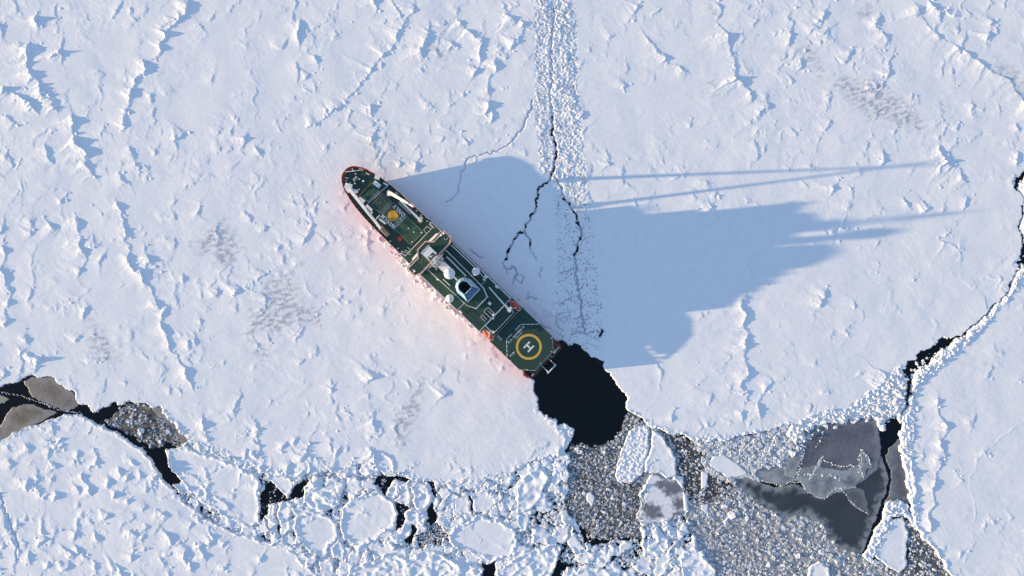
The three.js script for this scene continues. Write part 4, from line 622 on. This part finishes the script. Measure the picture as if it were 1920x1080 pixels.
part('liferaft_canister', [new THREE.CylinderGeometry(.42, .42, 1.7, 14).rotateZ(Math.PI / 2).translate(47, 20.7, -9.9)], S.white, midHouse); part('liferaft_canister', [new THREE.CylinderGeometry(.42, .42, 1.7, 14).rotateZ(Math.PI / 2).translate(43, 20.7, 9.9)], S.white, midHouse);
for (const [x, z] of [[43, 3.7], [65, -6.4], [49.6, 8.2]]) part('vent_cap', [cyl(x, 20, z, .3, .3, .7, 10), new THREE.SphereGeometry(.48, 12, 6, 0, 6.29, 0, 1.57).translate(x, 20.7, z)], S.white, midHouse);
part('railing', rail([[29.1, -6.8], [29.1, 6.8]], 17.6), S.white, hangar); part('railing', rail([[34, -6.6], [29.4, -6.6]], 17.6), S.white, hangar); for (let z = -5; z < 6; z += 1.6) part('floodlight', bx(28.8, 18, z, .3, .25, .3), S.grey, hangar);
for (const [x, z] of [[29.6, -6.2], [34, -1.8]]) part('roof_locker', bx(x, 17.6, z, .9, .9, .9), S.white, hangar);
// things on the bridge roof
part('curved_duct', [bar([80.6, 17, 2.2], [80.3, 17, 8.6], .9, .7), bar([80.3, 17, 8.6], [79.6, 17, 9.6], .4)], S.white, frontHouse); part('curved_duct', [bar([80.5, 17, -4], [80.3, 17, -8], .9, .7), bar([80.3, 17, -8], [78.8, 17, -9.6], .4)], S.white, frontHouse);
for (const [x, z] of [[76.9, 9.6], [76.6, 11], [74.4, -10.4]]) part('searchlight', [cyl(x, 26.75, z, .15, .15, .8, 8), new THREE.SphereGeometry(.5, 14, 10).translate(x, 27.9, z)], S.white, bridge);
part('wing_console', rail([[75.3, 9.4], [74, 9.4], [74, 11.2]], 26.3), S.white, bridge); part('wing_console', rail([[76, -10.8], [74.6, -10.2], [74.2, -11.4]], 26.3), S.white, bridge);
part('hatch_ring', ringG(.8, 1.05, 75.9, -5.4, 26.82), S.rust, bridge);
part('roof_house', [bx(75, 26.75, 0, 4.6, 2.6, 4.8), bx(77.6, 29.2, 0, .5, .16, 5.2)], S.white, bridge); for (let z = -2; z <= 2; z += .8) part('roof_house_vent', bx(77.36, 29.3, z, .45, .12, .32), S.dark, bridge);
part('roof_house_deck', bx(73.4, 29.35, -.2, 1.7, .05, 3.4), S.green, bridge); part('antenna_base', [bx(73.6, 29.4, -.8, .3, .6, 1.6), bx(73, 29.4, .6, .9, .4, .3), cyl(73.2, 29.4, -.4, .4, .2, 1, 10)], S.line, bridge);
// mast
{
  const m = group('main_mast', ship, 'grey and white lattice mast with antennas'); const y0 = 23.6, cx = 69.6;
  part('mast_tower', [bx(cx, y0, 0, 3.2, 6.6, 2.8)], S.white, m);
  const oct = (r, rz) => Array.from({ length: 8 }, (_, i) => [cx + Math.cos((i + .5) * Math.PI / 4) * r, Math.sin((i + .5) * Math.PI / 4) * rz]);
  part('mast_platform', slab(oct(2.3, 3.1), 30.2, 30.4), S.grey, m); part('platform_rail', rail(oct(2.3, 3.1), 30.4, true), S.white, m);
  for (const [dx, dz] of [[1.1, 1], [1.1, -1], [-1.1, 1], [-1.1, -1]]) part('mast_leg', bar([cx + dx, 30.4, dz], [cx + dx * .25, 40, dz * .25], .3), S.white, m);
  for (const y of [33, 36]) part('mast_brace', [bar([cx + .9, y, .8], [cx - .9, y, -.8], .14), bar([cx + .9, y, -.8], [cx - .9, y, .8], .14), slab([[cx - 1, -1.1], [cx + 1, -1.1], [cx + 1, 1.1], [cx - 1, 1.1]], y - .1, y)], S.grey, m);
  part('yard_arm', [bar([cx, 35.2, -4.4], [cx, 35.2, 4.4], .2), bar([cx, 38.2, -2.4], [cx, 38.2, 2.4], .16)], S.white, m); part('radar_scanner', [bar([cx + 1.6, 33.6, -1.9], [cx + 1.6, 33.6, 1.9], .3, .25), cyl(cx + 1.6, 32.6, 0, .3, .3, 1, 10)], S.white, m); part('radar_scanner', [bar([cx - .6, 37, -1.2], [cx + .4, 37, 1.3], .25, .2)], S.white, m);
  for (const z of [-4.2, -2.2, 2.2, 4.2]) part('whip_antenna', bar([cx, 35.2, z], [cx, 38.4, z], .08), S.grey, m); part('mast_pole', cyl(cx, 40, 0, .14, .08, 2.6, 8), S.white, m);
  for (const [x, z] of [[71.8, -2.2], [71.8, 2.2], [67.7, 2.9], [67.6, -2.8], [69, -1.6], [70.6, 1.5], [68.4, .9]]) part('mast_equipment', [bx(x, 30.4, z, rr(.4, .8), rr(.5, 1.2), rr(.4, .8), rr(0, 1))], rnd() < .5 ? S.steel : S.dark, m);
}
part('cable_trunk', [new THREE.CylinderGeometry(1.9, 1.9, 4.6, 24, 1, false, 0, Math.PI).rotateZ(Math.PI / 2).rotateX(Math.PI).translate(65.6, 26.6, 0), bx(65.6, 23.6, 0, 4.6, 3, 3.8)], S.white, upper);
// domes
const dome = (x, z, r, y, deck, label) => { const d = group('radar_dome', ship, label); part('dome_pedestal', [cyl(x, deck, z, r * .55, r * .5, y - deck - r * .75, 20)], S.white, d); const g = new THREE.SphereGeometry(r, 40, 28); part('dome_shell', g.translate(x, y, z), S.white, d); };
dome(61.9, -.1, 2.5, 32, 23.6, 'large white dome on the middle line ahead of the funnel'); dome(54.5, 8.5, 1.85, 25.5, 20, 'white dome on the starboard side'); dome(54.6, -8.5, 1.85, 25.5, 20, 'white dome on the port side');
part('dome_strut', bar([60.2, 28.6, 0], [57, 28.4, 0], .7, .5), S.white, upper);
// funnel: sloping casing, coloured light blue all over, round a dark open top
{
  const f = group('funnel', ship, 'light blue funnel casing with a dark open top'); const O = mir([[47.6, 4.1], [54, 4.3], [56.6, 3], [57.6, 1.2]]), I = mir([[50.9, 2.3], [54, 2.5], [55.4, 1.7], [56, .6]]), n = O.length, pos = [];
  const y0 = 23.6, y1 = 28.4; const q = (a, b, c, d) => pos.push(...a, ...b, ...c, ...a, ...c, ...d);
  const Om = inset(O, .15), T = I.map(([x, z], i) => [x + (i === 0 || i === n - 1 ? -.1 : .12), z * 1.12]);
  for (let i = 0; i < n; i++) { const j = (i + 1) % n; if (i === n - 1) continue; q([O[i][0], y0, O[i][1]], [O[j][0], y0, O[j][1]], [Om[j][0], 26.4, Om[j][1]], [Om[i][0], 26.4, Om[i][1]]); q([Om[i][0], 26.4, Om[i][1]], [Om[j][0], 26.4, Om[j][1]], [T[j][0], y1, T[j][1]], [T[i][0], y1, T[i][1]]); q([T[i][0], y1, T[i][1]], [T[j][0], y1, T[j][1]], [I[j][0], y1 - .05, I[j][1]], [I[i][0], y1 - .05, I[i][1]]); q([I[i][0], y1 - .05, I[i][1]], [I[j][0], y1 - .05, I[j][1]], [I[j][0], 26, I[j][1]], [I[i][0], 26, I[i][1]]); }
  const g = new THREE.BufferGeometry(); g.setAttribute('position', new THREE.Float32BufferAttribute(pos, 3)); g.computeVertexNormals(); part('funnel_casing', g, S.funnel, f);
  part('funnel_inside', slab(inset(I, -.05), 25.8, 26), S.black, f); part('funnel_after_deck', slab([[47.8, -3.9], [50.8, -3.9], [50.8, 3.9], [47.8, 3.9]], 23.7, 25.7), S.blue, f); part('funnel_after_wall', slab([[50.7, -2], [51, -2], [51, 2], [50.7, 2]], 25.7, 28.3), S.white, f);
  for (const [x, z, r] of [[52, -.9, .5], [52, .9, .5], [53.6, 0, .6], [54.3, 1.1, .3], [54.3, -1, .3]]) part('exhaust_pipe', new THREE.CylinderGeometry(r, r, 2.6, 16, 1, true).translate(x, 27.3, z), S.dark, f);
  part('funnel_after_wall', slab([[47.5, -4], [47.75, -4], [47.75, 4], [47.5, 4]], 23.7, 26.6), S.white, f);
}
// cranes
function crane(label, base, deck, tip, o = {}) {
  const c = group('deck_crane', ship, label), { ped = 2, bw = .9, tw = .45, house: hs = 1.6 } = o, [x, z] = base, y = deck + ped, dx = tip[0] - x, dz = tip[2] - z, l = Math.hypot(dx, dz), ux = dx / l, uz = dz / l, ry = -Math.atan2(dz, dx);
  part('crane_pedestal', [cyl(x, deck, z, 1.0, .85, ped, 20)], S.white, c); part('slewing_ring', new THREE.TorusGeometry(1.45, .14, 8, 28).rotateX(Math.PI / 2).translate(x, deck + .35, z), S.rust, c);
  part('crane_house', [bx(x - ux * .4, y, z - uz * .4, hs, 1.5, hs * .9, ry), bx(x - uz * 1.2, y + .2, z + ux * 1.2, hs * .8, 1.2, .9, ry)], S.white, c);
  const m = [x + dx * .5, y + .9 + (tip[1] - y - .9) * .5, z + dz * .5];
  part('crane_boom', bar([x, y + .9, z], tip, bw, bw, tw), S.white, c, 'white box boom'); part('boom_ram', bar([x + ux * .9, y + .3, z + uz * .9], [x + dx * .38, y + .9 + (tip[1] - y - .9) * .38 - .6, z + dz * .38], .3), S.steel, c); part('hoist_wire', bar([m[0], m[1] + bw * .5, m[2]], [tip[0], tip[1] + tw * .4, tip[2]], .06), S.grey, c);
  part('boom_head', [bx(tip[0], tip[1] - .25, tip[2], .4, .4, .35, ry)], S.white, c); return c;
}
crane('raised white crane on the starboard foredeck, forward one', [110.3, 7.0], 10.5, [92.2, 41, 10.4], { ped: 3, bw: 1.2, tw: .55 });
crane('raised white crane on the starboard foredeck, after one beside the rust ring', [91.6, 7.6], 10.5, [97.6, 41, 8.3], { ped: 2.2, bw: 1.2, tw: .6 });
crane('stowed white crane along the port rail of the foredeck', [125.4, -4.9], 10.5, [101.8, -8.3, 13.6].map((v, i) => [101.8, 13.8, -8.2][i]), { ped: 2.6, bw: 1.6, tw: 1.0, house: 2.8 });
crane('white crane on the after starboard corner of the superstructure', [31.6, 6.2], 17.6, [45.2, 22.6, 7.4], { ped: 1.8, bw: .75, tw: .5, house: 1.5 });
part('crane_rest', [bx(104, 10.5, -8, .4, 2.8, .4), bx(104, 13.2, -8, .5, .2, 1.6)], S.white); part('crane_base_block', [bx(127.4, 10.5, -4.5, 3.4, 1.4, 2.6, .5), bx(123.6, 10.5, -3.9, 2.6, .9, 1.6, .6), bx(120.6, 10.5, -6, 1.2, .8, .9)], S.white);
// foredeck fittings
{
  const y = 10.5, fore = group('cargo_hatch', ship, 'forward green hatch lid with a pipe rail'); part('hatch_lid', bx(117.7, y, .4, 3.7, .5, 7.4), S.lightGreen, fore); part('hatch_coaming', [bx(117.7, y, -3.4, 4, .35, .22), bx(115.7, y, .4, .22, .35, 7.6)], S.line, fore); part('pipe_rail', [bar([120.6, y + .8, -4], [120.7, y + .8, 3.8], .12), bx(120.6, y, -4, .3, .9, .3), bx(120.7, y, 3.8, .3, .9, .3)], S.yellow, fore);
  part('cross_beam', [bar([115, y + .45, -4.3], [114.3, y + .45, 9.6], .5, .5)], S.grey); part('cross_beam', [bar([114.6, y + .6, 4.4], [114.1, y + .6, 8.4], .45, .6)], S.grey); part('beam_gap', bar([114.2, y + .06, -2.2], [114, y + .06, 3.2], .35, .1), S.dark);
  const H = (name, label, x0, x1, z0, z1, mat, h) => { const g = group(name, ship, label); part('hatch_lid', bx((x0 + x1) / 2, y, (z0 + z1) / 2, x1 - x0, h, z1 - z0), mat, g); const t = .14; part('hatch_edge', [bx((x0 + x1) / 2, y + h - .05, z0, x1 - x0, .1, t), bx((x0 + x1) / 2, y + h - .05, z1, x1 - x0, .1, t), bx(x0, y + h - .05, (z0 + z1) / 2, t, .1, z1 - z0), bx(x1, y + h - .05, (z0 + z1) / 2, t, .1, z1 - z0)], S.grey, g); return g; };
  const h1 = H('cargo_hatch', 'dark green hatch ahead of the winching circle', 106.9, 113.6, -3.5, 4.3, S.green, .7); part('deck_marking', [flatStrip([107.4, -2.6], [107.4, 3.4], .14, y + .72), flatStrip([108.2, -2.6], [108.2, 3.4], .14, y + .72), flatStrip([107.4, 3.4], [109.4, 3.9], .12, y + .72), flatStrip([107.4, -2.6], [109.6, -2.9], .12, y + .72)], S.grey, h1); part('lifting_eye', bx(111, y + .7, .4, .5, .2, .4), S.grey, h1);
  const h2 = H('cargo_hatch', 'green hatch with an orange winching circle and white lettering', 97.6, 106.4, -4.5, 4.8, S.green, .7), yy = y + .715;
  part('winching_circle', new THREE.CircleGeometry(2.6, 48).rotateX(-Math.PI / 2).translate(102.3, yy + .01, .05), S.orange, h2); letters('winching_lettering', 'WINCH', 1.75, 102, -3.55, yy, 0, S.line, h2, 1.02); letters('winching_lettering', 'ONLY', 1.75, 102, 3.75, yy, 0, S.line, h2, 1.15);
  part('deck_marking', [flatStrip([99.2, -3.2], [99.2, 3.2], .16, yy), flatStrip([98.4, -3.2], [98.4, 3.2], .12, yy), flatStrip([97.9, -3.6], [97.9, 3.8], .12, yy)], S.line, h2); for (const z of [-.6, 1.4]) part('lifting_eye', bx(98.6, y + .7, z, .4, .2, .4), S.line, h2);
  const h3 = H('cargo_hatch', 'bright green hatch just ahead of the front house', 86.6, 97.3, -4.1, 4.4, S.lightGreen, .75); for (const [x, z] of [[92.9, .8], [89.8, 1.3], [87.2, -2.6], [87, 3.6]]) part('lifting_eye', bx(x, y + .75, z, .6, .2, .5), S.line, h3); for (const x of [89.6, 92.4, 95]) part('panel_joint', bx(x, y + .74, .15, .07, .025, 8.3), S.dark, h3);
  for (const [x, z, w, d, h, m, r] of [[118.2, 5.6, 3.4, 2.1, 1.6, S.white, .1], [118.2, -5.3, 3, 2.6, 1.4, S.white, .15], [113.2, -5.1, 3.6, 1.3, 1.2, S.white, 0], [120.4, 8.2, 2.4, 1.8, 1.5, S.white, .4], [115.3, 8.6, 2.6, .7, .8, S.white, .3], [110.8, -6.6, .7, 2.4, .8, S.white, 0], [130.2, -3.4, 1, .8, .7, S.grey, .4], [104, -5.3, 3.6, .8, 1.9, S.white, .12], [107.2, -6, .5, 3.6, .6, S.line, 0]]) part('deck_locker', bx(x, y, z, w, h, d, r), m);
  part('storage_rack', [bx(100.2, y, -8.1, 5.6, 1.9, 2.2)], S.rust, ship, 'weathered brown grey storage rack by the port rail'); part('storage_rack_rail', rail([[97.6, -9], [102.8, -9]], y + 1.2), S.white); part('red_hatch', [bx(92.5, y, -5.9, 1.9, .5, 2.2), bx(92.5, y + .45, -5.9, 2.1, .12, .3)], S.maroon, ship, 'small dark red deck hatch'); part('red_hatch', bx(98.8, y, 9, 1.4, .8, 1.6), S.maroon);
  for (const [x, z, a] of [[131, -2.2, .5], [125.2, 6.2, .3], [129.2, 5.8, .9]]) part('mooring_bollard', [bx(x, y, z, 1.7, .15, .5, a), cyl(x - .45 * Math.cos(a), y, z + .45 * Math.sin(a), .22, .22, .75, 10), cyl(x + .45 * Math.cos(a), y, z - .45 * Math.sin(a), .22, .22, .75, 10)], S.white);
  for (const [x, z, r] of [[129.1, 2.2, .3], [126.1, 1.6, .38], [124, 2.3, .5], [126.1, -1.4, .42], [122.8, -2.1, .45], [128, -2.8, .3]]) part('vent_cap', [cyl(x, y, z, r * .6, r * .6, .8, 10), new THREE.SphereGeometry(r, 12, 6, 0, 6.29, 0, 1.57).translate(x, y + .8, z)], S.white);
  part('anchor_windlass', [new THREE.CylinderGeometry(.6, .6, 2.2, 18).rotateX(Math.PI / 2).translate(127.6, y + .8, .4), bx(127.6, y, .4, 1.4, .5, 2.8)], S.grey); part('anchor_chain', [bar([128.4, y + .4, .9], [131.4, y + .2, 1.6], .22, .16)], S.dark);
  part('jackstaff', [bar([133, 12.3, -.6], [127.6, 12.2, 6], .3, .3), bar([131.8, 12.5, 2.9], [130, 12.5, 2.4], .3, .3), bx(130.2, y, 2.9, .3, 1.9, .3)], S.white, ship, 'folded white spar across the bow');
  part('winch_drum', [new THREE.CylinderGeometry(.7, .7, 2.6, 18).rotateX(Math.PI / 2).translate(108.6, y + .9, 8.2), bx(108.6, y, 8.2, 1.8, .4, 3)], S.grey); part('pipe_run', [bar([105, y + .25, 6.2], [97, y + .25, 6.3], .18), bar([105, y + .25, 6.6], [97, y + .25, 6.7], .12)], S.line); part('pipe_run', [bar([120, y + .3, -6.9], [108, y + .3, -8.4], .2)], S.rust);
  for (const [x, z] of [[96, 9.6], [93, 9.6], [89, 9.5], [103.5, 9.6], [95, -9.6], [90, -9.6], [87.5, -9.4]]) part('fairlead', bx(x, y, z, .7, .6, .5), S.line);
}
// boat decks and gangways between hangar and block
part('boat_deck', slab([[27.7, -10.9], [34.3, -10.9], [34.3, -7.1], [27.7, -7.1]], 10.4, 11), S.green); part('boat_deck', slab([[27.7, 7.1], [34.3, 7.1], [34.3, 10.9], [27.7, 10.9]], 10.4, 11), S.green);
part('gangway', [bx(25.6, 11.5, -6.2, 3.4, .9, .15), bx(25.6, 11.5, -7.3, 3.4, .9, .15), bx(24, 11.5, -6.75, .15, .9, 1.2), bx(25.4, 11.55, -6.75, 3, .5, .9)], S.grey); part('gangway', rail([[33.9, -7.3], [31.8, -7.3], [31.8, -8.2], [33.9, -8.2]], 14), S.white);
part('boat_davit', [bar([30.6, 11, -7.4], [30.6, 15.4, -8.3], .3), bar([30.6, 15.4, -8.3], [29.2, 15.2, -9.8], .3), bar([30.6, 15.4, -8.3], [31.8, 15.2, -8.6], .3)], S.white); part('boat_davit', [bar([30.4, 11, 7.4], [30.4, 15.2, 8], .28), bar([30.4, 15.2, 8], [29.6, 15, 9.4], .28)], S.white);
tag(ship, 'red hulled research icebreaker with green decks stuck in the ice', 'ship');
// lifeboats: things of their own
function lifeboat(x, z, y, label) {
  const b = new THREE.Group(); b.name = 'lifeboat'; ship.updateMatrixWorld(true); b.position.copy(ship.localToWorld(new THREE.Vector3(x, y, z))); b.rotation.y = ship.rotation.y;
  const pos = [], ind = [], n = 16; for (let i = 0; i <= n; i++) { const t = i / n * 2 - 1, w = 1.35 * Math.sqrt(Math.max(.001, 1 - Math.pow(Math.abs(t), 2.6))); for (const [k, yy] of [[-1, 1], [-.8, .35], [0, .0 + .4 * t * t], [.8, .35], [1, 1]]) pos.push(t * 3.3, yy + .15 * t * t, k * w); }
  for (let i = 0; i < n; i++) for (let k = 0; k < 4; k++) { const a = i * 5 + k, c = a + 5; ind.push(a, a + 1, c, a + 1, c + 1, c); }
  const g = new THREE.BufferGeometry(); g.setAttribute('position', new THREE.Float32BufferAttribute(pos, 3)); g.setIndex(ind); g.computeVertexNormals(); part('boat_hull', g, S.boat, b);
  const c = new THREE.SphereGeometry(1, 24, 10, 0, 6.2832, 0, 1.57).scale(3.15, .85, 1.28).translate(0, 1.05, 0); part('canopy', c, S.boat, b); part('boat_hatch', bx(-1.6, 1.5, 0, .9, .45, .9), S.maroon, b); part('gunwale', new THREE.TorusGeometry(1, .05, 6, 40).rotateX(Math.PI / 2).scale(3.2, 1.6, 1.33).translate(0, 1.05, 0), S.white, b);
  tag(b, label, 'lifeboat', 'lifeboats');
}
lifeboat(30.2, -9.5, 11.6, 'bright orange lifeboat on the sunlit port side by the hangar'); lifeboat(30.6, 9.4, 11.6, 'dark orange lifeboat on the shaded starboard side by the hangar');
// ice pushed up along the hull
{
  const W = (x, z) => { const v = ship.localToWorld(new THREE.Vector3(x, 0, z)); return [v.x, v.z]; };
  brash('ice_rubble', 'lumps of snowy ice pressed against the port side of the hull', [[30, 10.6], [60, 10.8], [92, 10.8], [110, 8.6], [108, 12], [92, 14.5], [74, 16], [50, 14], [30, 12.4]].map(([x, z]) => W(x, -z)), 620, [.3, 2.4], { onIce: true, tint: [.85, .95], category: 'ice rubble' });
  brash('ice_rubble', 'lumps of broken ice along the shaded starboard side of the hull', [[14, 10.8], [60, 10.9], [92, 10.8], [112, 9], [112, 11], [92, 12.6], [60, 13], [14, 12.2]].map(([x, z]) => W(x, z)), 320, [.2, .9], { onIce: true, tint: [.75, .95], category: 'ice rubble' });
}
renderer.render(scene, camera);
